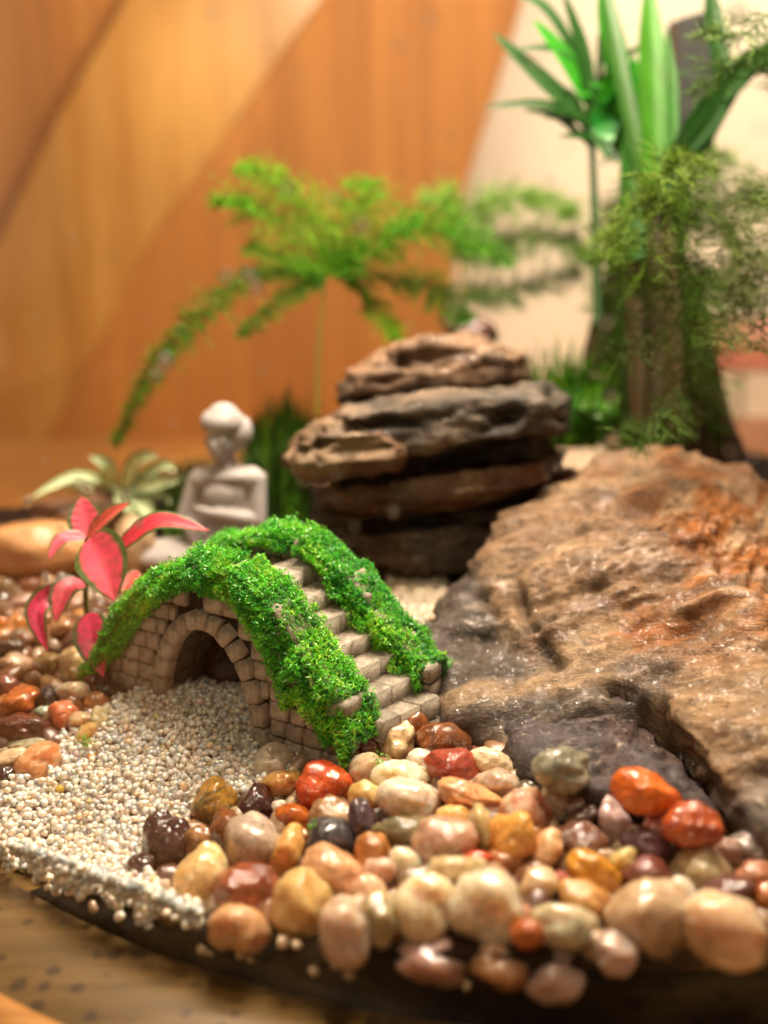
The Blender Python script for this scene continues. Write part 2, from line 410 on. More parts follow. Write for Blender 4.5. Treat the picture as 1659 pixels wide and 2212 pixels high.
PB = [
('B',385,335,200,245,-20,'f0d8ac','dcb888','s','cream angular pebble standing beside the right foot of the bridge'),
('B',515,270,140,200,0,'7a3a18','9a5a28','r','dark reddish pebble wedged behind the cream one near the bridge step'),
('B',675,325,290,185,-5,'8a4a1c','5a3010','r','glossy brown mottled pebble touching the lower left tip of the boulder'),
('B',545,445,160,130,0,'ecd4c4','f0dccc','r','small pinkish white pebble half hidden behind the brick red one'),
('B',735,490,320,225,-15,'a8442a','8a3424','s','brick red pebble with wet glints, two below the brown mottled one'),
('B',965,460,275,150,-14,'f4dcb4','ecd0a4','r','smooth cream oval pebble just right of the brick red one'),
('B',1365,495,300,235,0,'a8a288','8e8a74','ax','grey angular pebble resting against the dark slate'),
('B',215,510,190,190,0,'c8ae90','b89878','q','murky beige pebble left of the milky one with a crumb of moss'),
('B',420,545,310,190,0,'f0deb8','e8d0a0','q','milky yellow-white pebble with a green crumb on top'),
('B',470,690,345,235,-5,'ead6be','dcc4a8','q','large milky white pebble with clustered glints'),
('B',830,660,345,150,-20,'eeb274','d8805c','s','long peach-orange pebble lying right of the large milky one'),
('B',980,590,250,170,0,'bfa48c','a88c74','q','translucent grey-brown pebble below the smooth cream oval'),
('B',1180,600,140,80,0,'5a4a30','6a5a3a','r','flat dark olive pebble in the shade at the foot of the slate'),
('B',1165,760,290,260,0,'cfb094','c07a5c','q','round translucent pebble with a pink patch on its right'),
('B',1320,690,180,240,0,'d0b8a2','baa28c','q','upright pale pebble sprinkled with tiny black dots'),
('B',1470,710,185,175,0,'b0a094','c09a78','q','greyish clear pebble with a tan rim by the slate'),
('A',745,395,262,232,-10,'d0561c','b8401c','r','bright orange-red pebble directly below the front foot of the bridge'),
('B',740,775,205,110,0,'dc9c50','c88840','q','small amber pebble tucked under the long peach-orange one'),
('B',890,870,160,290,5,'c0ac70','a89460','q','upright yellow-green clear pebble left of the big golden one'),
('B',1075,920,260,350,-24,'eeaa50','dc9444','s','big golden orange pebble with a notch on its left side'),
('B',1290,980,145,235,-22,'ecbc8c','dca070','r','peach finger-shaped pebble right of the big golden one'),
('B',680,955,345,290,0,'ae7e62','9a6a50','q','large cloudy brown-pink pebble in the middle of the gravel'),
('B',430,870,325,175,0,'8c7c52','6a6244','sx','mottled olive and cream pebble below the large milky white one'),
('B',255,985,190,180,0,'d68c4a','b8683a','s','rounded orange-tan pebble below the mottled olive one'),
('B',450,1060,205,180,0,'d8c098','c8b084','q','pale yellow clear pebble right of the rounded orange-tan one'),
('B',865,1025,190,80,0,'cc5028','b04020','r','sliver of red-orange pebble below the cloudy brown-pink one'),
('C',460,665,310,205,-8,'6a4030','523024','q','glossy dark brown pebble behind the mustard one'),
('C',555,855,330,190,-28,'dc9a2e','c88424','r','smooth mustard yellow pebble with a pointed left tip'),
('C',480,520,220,120,20,'5a4034','463028','a','dark brown wedge leaning on the lilac glossy pebble'),
('C',690,540,215,285,20,'d4b4ae','c09c98','s','lilac-white pebble covered in white glints'),
('C',880,350,390,235,-12,'e8721a','d86016','r','vivid orange oval pebble with black pits on the slate'),
('C',1170,560,320,260,-15,'ac3e14','d0601c','sx','rough rusty red pebble in the crevice of the boulder'),
('C',975,600,230,190,-40,'f0b4ac','e08c80','a','pink and white flaky pebble below the vivid orange one'),
('C',900,720,330,220,-30,'5c343a','4a262c','s','dark purple-brown pebble with white glints below the pink flaky one'),
('C',890,875,290,195,0,'8a4a38','763a2c','sx','dull reddish brown pebble right of the mustard one'),
('C',735,790,150,150,0,'bca25e','a88c50','q','yellowish clear pebble between the dark brown and mustard ones'),
('C',1240,855,340,285,0,'c0a478','a88c60','q','large yellow-beige clear pebble at the right of the gravel'),
('C',1165,690,160,135,0,'e0bc94','d0a880','r','small cream pebble left of the boulder crevice end'),
('C',1400,745,190,175,0,'8a6858','76564a','q','grey-brown clear pebble near the end of the crevice'),
('C',1560,735,260,225,0,'a09088','887870','s','grey pebble against the boulder at the right edge'),
('C',1570,890,220,165,0,'c88c70','b87858','s','pinkish tan pebble at the right edge below the grey one'),
('C',1370,1005,360,165,22,'6a3e36','54302a','s','long dark plum pebble sloping down to the right edge'),
('C',1640,1030,130,170,0,'c87838','b86428','r','orange pebble cut off by the right edge'),
('C',905,1150,510,430,0,'bc9a76','a8845e','q','largest cloudy tan pebble at the front right against the glass'),
('C',1370,1240,500,400,-10,'e2bc94','d0a47a','q','big cream pebble at the front right corner against the glass'),
('C',490,1040,310,205,-30,'e0aa6a','d09450','s','amber cream pebble with a dark pitted top left of the largest tan one'),
('C',375,1210,400,245,-10,'b8a480','92906c','q','clear grey-beige pebble with a green tinge at the front glass'),
('A',1540,985,330,345,0,'e8d6b4','dcc8a4','q','biggest milky white pebble at the front glass'),
('C',200,955,210,210,0,'c09c70','b08858','q','tan clear pebble right of the biggest milky one'),
('C',335,910,100,85,0,'c8685a','b85448','r','tiny red-pink pebble above the amber cream one'),
('G',800,650,215,200,0,'c49c8c','b48c7c','q','pinkish beige pebble in the lower row under the green-tinged one'),
('G',1040,570,150,150,0,'b89888','a88878','q','dull rose pebble in the lower row under the largest tan one'),
('G',690,490,120,110,0,'c06428','b05420','r','burnt orange pebble peeping below the biggest milky one'),
('G',1300,330,120,120,0,'c4b098','b8a48c','q','small clear pebble above the big cream corner one'),
('A',190,470,200,235,12,'4c4c2c','c89030','s','olive green pebble with yellow patches at the sand edge'),
('A',390,480,195,195,0,'4a1c18','381414','s','dark maroon glossy pebble right of the olive one'),
('A',515,370,200,130,28,'dca460','c88c48','at','amber clear chip with a pointed right tip at the sand edge'),
('A',490,262,190,175,-20,'dccab4','ccb8a0','q','milky round pebble at the sand edge by the bridge foot'),
('A',580,540,165,120,-10,'be6418','a85014','r','orange-brown pebble right of the dark maroon one'),
('A',620,645,125,110,0,'d07e1e','b86818','r','small golden orange pebble with a moss crumb beside it'),
('A',250,600,150,175,-15,'8e5022','7c421c','sx','matt brown pebble below the olive one'),
('A',100,645,130,120,0,'b07c4a','986838','rx','small rough tan pebble left of the matt brown one'),
('F',725,120,195,215,-15,'4c2828','3c1c1c','sx','lumpy dark maroon pebble at the lower sand edge'),
('F',612,228,110,85,10,'4a2824','3c201c','rx','small dark knob attached low beside the lumpy maroon one'),
('A',380,695,270,300,10,'b09884','9c8470','q','tall clear grey pebble in the left half of the gravel'),
('A',545,710,155,245,-5,'e0a052','cc883c','q','upright amber pebble right of the tall clear grey one'),
('A',775,540,230,200,0,'b88c60','a07048','s','tan pebble with brown veins left of the purple one'),
('A',920,570,135,230,5,'60484e','4c383e','s','upright dull purple pebble'),
('A',765,650,215,200,10,'4e484c','3c363c','a','blue-black pointed shard in front of the purple pebble'),
('A',110,850,230,310,-8,'e8c282','dcac64','q','yellow cream pebble with brown cap, leftmost at the glass'),
('A',350,915,300,275,-5,'a8502a','8a3c20','sx','large rusty red-brown pebble with black dots at the glass'),
('A',310,1090,285,215,-10,'c89060','b47844','q','amber clear pebble under the rusty red-brown one'),
('A',620,985,285,325,0,'cfa25c','b8863e','q','honey yellow lumpy pebble at the glass'),
('A',780,825,300,215,-32,'e8b082','dca070','r','smooth peach oval pebble sloping down right'),
('A',980,715,165,200,0,'cc8c4c','b87438','s','orange tan pebble right of the smooth peach oval'),
('A',1020,825,150,160,0,'c49a82','b48870','q','rosy clear pebble below the orange tan one'),
('A',955,930,160,190,-10,'eebc94','e0a880','r','bright peach pebble behind the beige block'),
('A',860,1110,265,300,0,'c4a48a','b49074','q','beige blocky clear pebble at the glass'),
('A',1030,1050,210,250,0,'a89468','948054','q','olive clear pebble at the glass beside the beige block'),
('A',1240,985,300,310,0,'e4c89a','d8b484','q','cream pebble with an orange spot at the glass'),
('G',320,600,285,175,0,'a87868','946454','q','brown-pink pebble in the lower row under the cream spotted one'),
('G',585,610,240,175,0,'b88054','a86c40','q','orange-brown clear pebble in the lower row under the biggest milky one'),
('A',1400,800,260,135,0,'c0aa7a','b09868','q','yellow olive clear pebble behind the biggest milky one'),
('A',955,440,175,165,0,'d0a866','bc9450','q','honey clear pebble right of the bright orange-red one'),
('A',570,465,60,60,0,'c8a890','b89880','q','tiny rose pebble beside the amber chip'),
('A',510,480,70,60,0,'f0dcc8','e8d0bc','r','tiny white pebble right of the dark maroon one'),
('A',865,235,90,130,0,'8a6a30','7a5a28','q','olive brown pebble under the corner of the bridge'),
('A',950,180,120,130,0,'6a3210','58280c','r','very dark brown pebble in the gap below the bottom step'),
('E',355,1910,400,320,18,'e09460','d08048','q','orange clear pebble resting on the sand at the left'),
('E',90,1880,330,170,24,'f0d0a8','e8c498','r','long cream pebble behind the orange clear one'),
('E',260,1740,340,120,5,'b0a07c','988a68','q','grey-green clear pebble behind the long cream one'),
('E',60,1825,140,120,0,'a89474','908060','q','grey-olive clear pebble at the left edge'),
('E',240,1590,480,250,-8,'6c2c1a','4c2e22','s','long dark red-brown glossy pebble at the left edge'),
('E',190,1345,345,265,20,'c06628','a85420','s','orange-brown pebble above the long dark red one'),
('E',430,1320,180,240,0,'3a3236','2c2628','s','black-grey pebble with clustered glints at the left'),
('E',410,1445,180,125,0,'bcbca4','98a890','r','small greenish white pebble below the black-grey one'),
('E',600,1470,250,270,30,'d07e56','c06a48','at','flesh pink triangular pebble left of the sand tip'),
('E',705,1000,285,300,0,'d8ba84','ccaa70','q','upright cream yellow pebble below the pink leaf'),
('E',680,1260,290,210,0,'b8a080','a89070','q','beige lumpy pebble under the cream yellow one'),
('E',900,1130,210,235,0,'7c4636','683628','sx','matt red-brown pebble beside the left foot of the bridge'),
('E',1010,1225,265,130,0,'2e2a28','242020','r','flat black pebble at the left foot of the bridge'),
('E',890,1325,235,155,0,'b07440','5c3c2c','s','mottled orange and black pebble at the top of the sand'),
('E',730,1515,255,165,15,'c89c70','b88858','q','tan clear pebble left of the top of the sand'),
('E',930,1490,190,200,0,'d8c090','ccb480','q','pale yellow clear pebble half sunk in the sand'),
('E',790,1650,275,170,35,'d8a866','c89450','q','amber clear pebble lying on the sand with a moss crumb'),
('E',100,850,235,175,0,'4c362a','3c2a20','s','dark brown pebble left of the lowest pink leaf'),
('E',160,640,185,225,0,'cc8444','b87030','s','orange pebble at the left edge behind the dark brown one'),
('E',370,1015,220,115,0,'8c6242','7a5234','q','brown clear pebble below the long pink leaf tip'),
('E',450,990,250,200,0,'8c6c3a','7a5c30','q','olive brown clear pebble left of the cream yellow one'),
('E',40,2040,240,200,0,'3c2a22','2c1e18','s','black-brown pebble in the left corner of the sand'),
('E',70,1195,175,205,0,'8c5242','784236','s','dull red pebble at the left edge above the orange-brown one'),
('E',60,985,130,120,0,'b08868','987050','r','small tan pebble at the left edge'),
('E',300,1120,140,130,0,'70583a','60482e','q','small olive brown clear pebble above the black-grey one'),
('E',200,430,235,130,0,'c09890','b08478','r','pinkish grey pebble behind the left pink leaf'),
('E',570,650,200,200,0,'b08058','9a6c44','r','tan pebble between the two lower pink leaves'),
('E',20,620,120,140,0,'d07818','b86410','r','bright orange pebble cut off at the left edge'),
('E',240,760,160,120,0,'7c4c30','6a3e26','r','brown pebble under the orange one at the left'),
('E',60,300,160,200,0,'7c6444','6c5438','r','olive brown stone at the left edge below the peach stone'),
]
placed = []
for q in PB: placed.append(stone(*q))
# larger stones at the back left
stone('D', 430, 1420, 230, 230, 0, '6a4436', '4c3026', 's', 'dark brown stone added to block light through the bridge arch', t=18.9, name='stone', cat='stone', group='light-blocking stones added behind the bridge')  # added to plug the tunnel and keep light out of the arch
stone('D', 560, 1430, 200, 260, 0, '50342c', '402820', 's', 'darkest stone added to block light at the right of the arch', t=18.4, name='stone', cat='stone', group='light-blocking stones added behind the bridge')  # second added light blocker behind the arch
stone('D', 70, 1190, 300, 118, -3, 'dc9c64', 'e4ac78', 'r', 'large smooth peach-orange stone behind the pink plant', t=22.6, name='stone', cat='stone', group='larger stones behind the pink plant')
stone('D', 290, 1178, 80, 112, 0, 'd8b890', 'c8a880', 'r', 'beige upright stone between the peach stone and the figurine', t=22.2, name='stone', cat='stone', group='larger stones behind the pink plant')
stone('D', 175, 1115, 190, 80, 0, '8a6048', '6a4838', 's', 'brown flat stone under the pale variegated leaves', t=24.5, name='stone', cat='stone', group='larger stones behind the pink plant')
stone('D', 1015, 712, 110, 60, -20, '6a4234', '58382c', 'sx', 'dark brown stone peeping over the layered rock', t=26, name='stone', cat='stone', group='larger stones at the back')
stone('D', 1385, 905, 50, 36, 0, 'd0a088', 'c09078', 'r', 'small pink stone at the foot of the trunk', t=24.5, name='stone', cat='stone', group='larger stones at the back')
stone('D', 1340, 955, 60, 36, 0, 'b89880', 'a88870', 'r', 'small beige stone behind the top of the boulder', t=24, name='stone', cat='stone', group='larger stones at the back')

# loose brown pebbles in the heap behind the pink plant
hp = 0
CN = ['brown', 'light brown', 'tan', 'dark brown', 'reddish brown', 'orange tan', 'olive brown', 'rosy brown', 'near black']
SEEN = {}
def heap_label(ci, X, Y):
    a = 'far left' if X < 60 else 'left' if X < 130 else 'middle' if X < 230 else 'right'
    b = 'top' if Y < 1300 else 'upper' if Y < 1340 else 'lower' if Y < 1380 else 'bottom'; a = {'far left': 'left edge'}.get(a, a)
    l = f'small {CN[ci]} pebble behind the pink plant, {b} {a} of its heap'; n = SEEN.get(l, 0); SEEN[l] = n + 1
    return l if n == 0 else l.replace('small', ['small', 'duller', 'rounder', 'flatter', 'smaller'][n])
pal = ['7c5236', '9a6a44', 'b08058', '5a3c2a', '8a4c34', 'c08850', '6c5a40', 'a87864', '4a3228']
for k in range(46):
    X = rng.uniform(-10, 330); Y = rng.uniform(1262, 1420)
    if X > 250 and Y > 1330: continue
    c = pal[k % 9]; s = rng.uniform(38, 70)
    stone('D', X, Y, s, s * rng.uniform(.65, .95), rng.uniform(-30, 30), c, pal[(k + 4) % 9], 's', heap_label(k % 9, X, Y), n=3, dz=-0.12, group='brown pebbles in the heap behind the pink plant')

# gravel filler under and between the pebbles (uncountable)
def scatter(name, pts, rads, cols, mat, base, label, parent=None, squash=(0.6, 1.0), kk=8):
    Vs = []; Fs = []; Cs = []; shapes = [stone_shape(base, 100 + i, 7, kk, 0.16) for i in range(12)]; off = 0
    for i, (p, r, c) in enumerate(zip(pts, rads, cols)):
        P, F = shapes[i % 12]
        q = Matrix.Rotation(rng.uniform(0, 6.28), 3, Vector(rng.normal(size=3)).normalized())
        S = np.array([1, rng.uniform(*squash), rng.uniform(*squash)]) * r
        P = (P * S) @ np.array(q).T + np.array(p)
        Vs.append(P); Fs.append(F + off); off += len(P); Cs.append(np.repeat([c], len(P), 0))
    o = mesh_np(name, np.concatenate(Vs), np.concatenate(Fs), mat, parent, col=np.concatenate(Cs))
    return tag(o, label, None, None, 'stuff')

def inpoly(x, y, poly):
    r = False; n = len(poly)
    for i in range(n):
        x1, y1 = poly[i]; x2, y2 = poly[(i + 1) % n]
        if (y1 > y) != (y2 > y) and x < (x2 - x1) * (y - y1) / (y2 - y1) + x1: r = not r
    return r
sandpx = [(-60, 1810), (-40, 1740), (20, 1690), (70, 1650), (120, 1590), (190, 1540), (235, 1512), (320, 1492), (380, 1475), (520, 1470), (575, 1530), (640, 1620), (650, 1690), (600, 1720), (430, 1730), (400, 1790), (310, 1850), (330, 1900), (420, 1990), (200, 1915), (0, 1835)]
sandw = [tuple(atg(x, y)[0][:2]) for x, y in sandpx]
P = []; R = []; Cc = []
fil = ['a87c58', 'c8a480', '8a5434', 'd0b494', '6c4430', 'b88c5c', 'c07c44', '9c8064']
for x in np.arange(-9.6, 12, 0.42):
    for y in np.arange(9.6, 22.5, 0.42):
        xx, yy = x + rng.uniform(-.15, .15), y + rng.uniform(-.15, .15)
        if (xx - BC[0]) ** 2 + (yy - BC[1]) ** 2 > (BR - 0.35) ** 2 or inpoly(xx, yy, sandw): continue
        if xx > 2.5 and yy > 14 + 0.0 * xx: continue
        if -0.2 < xx and yy > 15.5: continue
        P.append((xx, yy, ground(xx, yy) - 0.20 + rng.uniform(-.05, .05))); R.append(rng.uniform(.2, .33)); Cc.append(srgb(random.choice(fil), 0.75))
scatter("gravel", P, R, Cc, M_GRAVEL, 3, "mixed small brown and beige gravel filling the gaps between the pebbles")

# ------------------------------------------------------------------ sand
P = []; R = []; Cc = []
xs = [p[0] for p in sandw]; ys = [p[1] for p in sandw]
sp = 0.076
LUMP = {}
def vn_(x, y): return max(-.6, math.sin(x * 2.1 + math.sin(y * 3.3)) * .8)
for lay in range(5):
    for x in np.arange(min(xs), max(xs), sp):
        for y in np.arange(min(ys), max(ys), sp):
            xx, yy = x + rng.uniform(-.06, .06), y + rng.uniform(-.06, .06)
            if not inpoly(xx, yy, sandw) or (xx - BC[0]) ** 2 + (yy - BC[1]) ** 2 > (BR - 0.08 - (0.45 if lay > 1 else 0.15 if lay else 0.03) * (vn_(xx * 2.5, yy * 2.5) + .6)) ** 2: continue
            kk = (round(xx * 3), round(yy * 3)); lump = LUMP.get(kk)
            if lump is None: lump = LUMP[kk] = 0.10 * float(fbm(np.array([[xx * 1.1, yy * 1.1, 3]]), 2)[0])
            z = ground(xx, yy) + lump + 0.22 * math.exp(-((xx + 3.3) ** 2 + (yy - 14.4) ** 2) / 1.6) - 0.15 + lay * 0.036 + rng.uniform(-.018, .018)
            if lay > 2 and rng.random() > 0.6: continue
            P.append((xx, yy, z)); R.append(rng.choice([.036, .048, .060, .076], p=[.25, .35, .28, .12]))
            u = rng.random()
            h = 'fff4e8' if u < .3 else 'feecdc' if u < .7 else 'fae2cc' if u < .93 else 'e8cca8' if u < .975 else 'c4b0b0' if u < .992 else 'dcc888'
            Cc.append(srgb(h, 0.98))
# a thin fringe of grains that slid down along the glass
for k in range(380):
    X = rng.uniform(0, 430); Yt = 1822 + (X / 430) * 155; Y = Yt + abs(rng.normal(0, 10 + 16 * (1 + math.sin(X * .06 + 2 * math.sin(X * .023))))) - 8
    tc = tcyl(X, Y, BR - 0.09); p = atd(X, Y, tc)
    P.append((p.x, p.y + rng.uniform(0, .12), p.z)); R.append(rng.uniform(.05, .085)); Cc.append(srgb('f6e8d8', 0.98))
for X, Y in ((200, 1960), (440, 2050), (480, 2045), (520, 2060), (540, 2070), (610, 2035), (680, 2095), (725, 2080), (755, 2105), (935, 2115), (1230, 2140), (640, 2040), (455, 2060), (1010, 2125)):
    tc = tcyl(X, Y, BR - 0.07); P.append(tuple(atd(X, Y, tc))); R.append(rng.uniform(.06, .085)); Cc.append(srgb('d8bc9c', 0.9))
scatter("sand", P, R, Cc, M_GRAIN, 2, "white quartz sand bed sloping from the bridge arch down to the glass", kk=18)
P = []; R = []; Cc = []
for poly, t0 in (([(840, 1235), (965, 1235), (965, 1330), (900, 1340), (840, 1300)], 0), ([(1210, 955), (1420, 955), (1440, 1020), (1200, 1030)], 0)):
    for k in range(1300):
        a = min(p[0] for p in poly); b_ = max(p[0] for p in poly); c_ = min(p[1] for p in poly); d_ = max(p[1] for p in poly)
        X, Y = rng.uniform(a, b_), rng.uniform(c_, d_)
        if not inpoly(X, Y, poly): continue
        p, _ = atg(X, Y, 0.25); P.append((p.x, p.y, p.z - rng.uniform(0, .2))); R.append(rng.uniform(.06, .10)); Cc.append(srgb('ecd0b4', 0.95))
scatter("sand", P, R, Cc, M_GRAIN, 2, "pinkish pale sand patches lying behind the bridge and the boulder")
for (X, Y, s, c, lb) in ((372, 1588, 17, '1c2020', 'black faceted grain standing out on the white sand below the arch'), (267, 1562, 15, '6c5c5c', 'grey grain on the sand near its top left'), (268, 1640, 13, '4c4c58', 'slate grey grain in the middle of the sand'), (208, 1641, 16, '6c6470', 'grey-violet grain beside an orange one on the sand'), (198, 1636, 20, 'dc9858', 'orange grain on the left part of the sand'), (128, 1706, 18, 'd8b848', 'yellow grain near the left glass edge of the sand'), (200, 1712, 16, 'dc9880', 'salmon pink grain low on the left of the sand'), (308, 1625, 26, 'f4e8d8', 'largest bright white grain on the sand')):
    stone('D', X, Y, s, s, 0, c, c, 's', lb, n=2, dz=0.06, name='sand_grain', cat='grain', group='single coloured grains on the sand')

# ------------------------------------------------------------------ rocks from convex outlines
def hull_bvh(points):
    bm = bmesh.new()
    for p in points: bm.verts.new(p)
    r = bmesh.ops.convex_hull(bm, input=bm.verts)
    bmesh.ops.recalc_face_normals(bm, faces=bm.faces)
    bvh = BVHTree.FromBMesh(bm); bm.free(); return bvh
def hull_rock(points, n=6, smooth=2, centre=None):
    pts = [Vector(p) for p in points]; c = Vector(centre) if centre else sum(pts, Vector()) / len(pts)
    bvh = hull_bvh(pts); V, F = ICO[n]; rad = np.empty(len(V))
    for i, v in enumerate(V):
        h = bvh.ray_cast(c, Vector(v)); rad[i] = h[3] if h[0] is not None else 0.1
    P = np.array(c) + V * rad[:, None]
    if smooth:
        E = np.concatenate([F[:, [0, 1]], F[:, [1, 2]], F[:, [2, 0]]])
        for _ in range(smooth):
            S = np.zeros_like(P); cnt = np.zeros(len(P))
            np.add.at(S, E[:, 0], P[E[:, 1]]); np.add.at(cnt, E[:, 0], 1)
            P = 0.4 * P + 0.6 * S / cnt[:, None]
    return P, F, bvh
def normals(P, F):
    n = np.cross(P[F[:, 1]] - P[F[:, 0]], P[F[:, 2]] - P[F[:, 0]]); N_ = np.zeros_like(P)
    for k in range(3): np.add.at(N_, F[:, k], n)
    return N_ / (np.linalg.norm(N_, axis=1)[:, None] + 1e-12)
def carve(P, Nm, line, wdt, dep):
    d = np.full(len(P), 1e9)
    for a, b in zip(line[:-1], line[1:]):
        a, b = np.array(a), np.array(b); ab = b - a; t = np.clip(((P - a) @ ab) / (ab @ ab), 0, 1)
        d = np.minimum(d, np.linalg.norm(P - (a + t[:, None] * ab), axis=1))
    return P - Nm * (dep * np.exp(-(d / wdt) ** 2))[:, None], np.exp(-(d / (wdt * 1.2)) ** 2)
def hit(bvh, x, y):
    d = ray(x, y); h = bvh.ray_cast(Vector((0, 0, CAMZ)), Vector(d).normalized())
    return h[0]
def T(x, y, t): return tuple(atd(x, y, t))

# boulder
main = [T(925, 1400, 17.6), T(940, 1500, 16.8), T(965, 1575, 16.0), T(960, 1310, 18.5), T(1060, 1165, 19.5), T(1100, 1095, 20.2), T(1180, 1070, 20.6), T(1250, 1025, 21), T(1330, 985, 21.6), T(1400, 968, 22), T(1500, 985, 21.8), T(1600, 1020, 21), T(1720, 1095, 20.6), T(1900, 1350, 18.5), T(1850, 1560, 16),
        T(1340, 1470, 15.7), T(1120, 1560, 15.7), T(1659, 1720, 14), T(1500, 1560, 14.9), T(1300, 1240, 17.3), T(1430, 1090, 18.6), T(1520, 1190, 17.3), T(1640, 1340, 15.9)]
main += [(p[0] + .3, p[1] + .9, -1.0) for p in main[:3]] + [(2.3, 16.2, -1), (5, 15, -1), (9, 15, -1), (9, 21, -1), (3, 21.5, -1)]
P, F, bv = hull_rock(main, 7, 3)
Nm = normals(P, F)
ang = P @ np.array([[1, 0, 0.25], [0, 1, 0], [-0.35, 0.1, 1]]).T
d = 0.15 * fbm(ang * [0.7, 0.9, 1.2], 3, 1) + 0.10 * ridge(ang * [0.8, 1.2, 3.0], 3, 2) - 0.05 + 0.05 * ridge(ang * [1.2, 2.2, 6], 4, 3) + 0.022 * fbm(P * 7, 4, 4)
P = P + Nm * d[:, None]
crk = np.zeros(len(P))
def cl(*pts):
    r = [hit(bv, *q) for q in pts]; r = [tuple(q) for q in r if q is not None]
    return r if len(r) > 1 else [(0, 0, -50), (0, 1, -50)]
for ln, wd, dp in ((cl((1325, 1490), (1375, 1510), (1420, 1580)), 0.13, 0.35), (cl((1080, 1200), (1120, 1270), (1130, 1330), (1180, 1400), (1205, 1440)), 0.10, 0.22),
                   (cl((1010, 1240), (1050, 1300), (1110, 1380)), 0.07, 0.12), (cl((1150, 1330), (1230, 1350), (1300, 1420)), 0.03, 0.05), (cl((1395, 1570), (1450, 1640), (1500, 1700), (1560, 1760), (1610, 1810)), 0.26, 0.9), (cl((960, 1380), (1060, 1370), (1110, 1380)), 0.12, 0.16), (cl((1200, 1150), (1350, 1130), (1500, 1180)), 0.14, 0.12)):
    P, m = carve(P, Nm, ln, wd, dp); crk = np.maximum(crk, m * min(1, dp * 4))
tan_, rust, grey, lite = (np.array(srgb(h, .95)) for h in ('9c7c60', 'a0602a', '625852', 'bc9c7a'))
def W3(a): return np.clip(a, 0, 1)[:, None]
sx = W3((P[:, 0] - 3.9 + (P[:, 1] - 17) * -0.05 + 1.2 * fbm(P * 0.8, 3, 8)) / 1.6)
c = tan_ * (1 - sx) + rust * sx
sg = W3((1.5 - P[:, 2] + 1.0 * fbm(P * 0.9, 3, 9)) / 0.8) * W3((5.2 - P[:, 0]) / 1.2) * 0.95
c = c * (1 - sg) + grey * sg
sl = W3(fbm(ang * [0.9, 1.3, 3], 4, 12) * 2 - 0.3) * 0.7; c = c * (1 - sl) + lite * sl
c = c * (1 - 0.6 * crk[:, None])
allP, allF, allC = [P], [F], [c]
# front right lobe beyond the crevice
lobe = [T(1415, 1470, 15.6), T(1470, 1560, 14.6), T(1545, 1650, 13.9), T(1610, 1735, 13.4), T(1655, 1800, 13.0), T(1700, 1850, 12.8), T(1850, 1800, 13), T(1900, 1400, 15.5), T(1659, 1400, 15.8), T(1500, 1420, 16.2), T(1560, 1500, 14.9), T(1680, 1600, 13.7)]
lobe += [(p[0] + .3, p[1] + .8, -1.0) for p in lobe[2:7]]
P, F, bv2 = hull_rock(lobe, 6, 2); Nm = normals(P, F); ang = P @ np.array([[1, 0, 0.25], [0, 1, 0], [-0.35, 0.1, 1]]).T
P = P + Nm * (0.10 * fbm(P * 1.1, 3, 21) + 0.05 * ridge(ang * [1, 1.4, 4], 4, 22) + 0.022 * fbm(P * 8, 3, 4))[:, None]
s2 = W3(fbm(P * 0.8, 3, 31) + (0.7 - P[:, 2]) * 0.9)
tag(mesh_np("rock_lobe", P, F, M_BOULDER, col=np.array(srgb('a08060', .95)) * (1 - s2) + np.array(srgb('6c625c', .95)) * s2), "speckled tan and grey rock at the right edge, beyond the dark crevice", "rock")
o = mesh_np("boulder", np.concatenate(allP), np.concatenate(allF), M_BOULDER, col=np.concatenate(allC))
tag(o, "large wet tan and rust boulder with a dark crevice, right of the bridge", "rock")
# slate slab under the boulder
sl_ = [T(1090, 1560, 15.9), T(1180, 1490, 16.5), T(1325, 1470, 16.4), T(1375, 1560, 15.5), T(1450, 1650, 14.8), T(1530, 1750, 14.1), T(1540, 1790, 13.5), T(1400, 1740, 13.7), T(1250, 1700, 14.1), T(1140, 1650, 14.7), T(1290, 1590, 15.05)]
sl_ += [(p[0] + .1, p[1] + .4, -1.0) for p in sl_[4:10]] + [(3.5, 16.5, -1)]
P, F, _b = hull_rock(sl_, 6, 1); Nm = normals(P, F); ang = P @ np.array([[1, 0, 0.3], [0, 1, 0], [-0.3, 0.2, 1]]).T
P = P + Nm * (0.10 * ridge(ang * [0.8, 1.2, 3.4], 4, 41) + 0.10 * fbm(P * 1.3, 3, 42) + 0.012 * fbm(P * 8, 3, 4))[:, None]
s2 = W3(fbm(P * 1.0, 3, 51) * 1.5)
o = mesh_np("slate", P, F, M_SLATE, col=np.array(srgb('5c5254', .9)) * (1 - s2) + np.array(srgb('745e58', .9)) * s2)
tag(o, "dark grey-purple slate slab wedged under the front of the boulder", "rock")

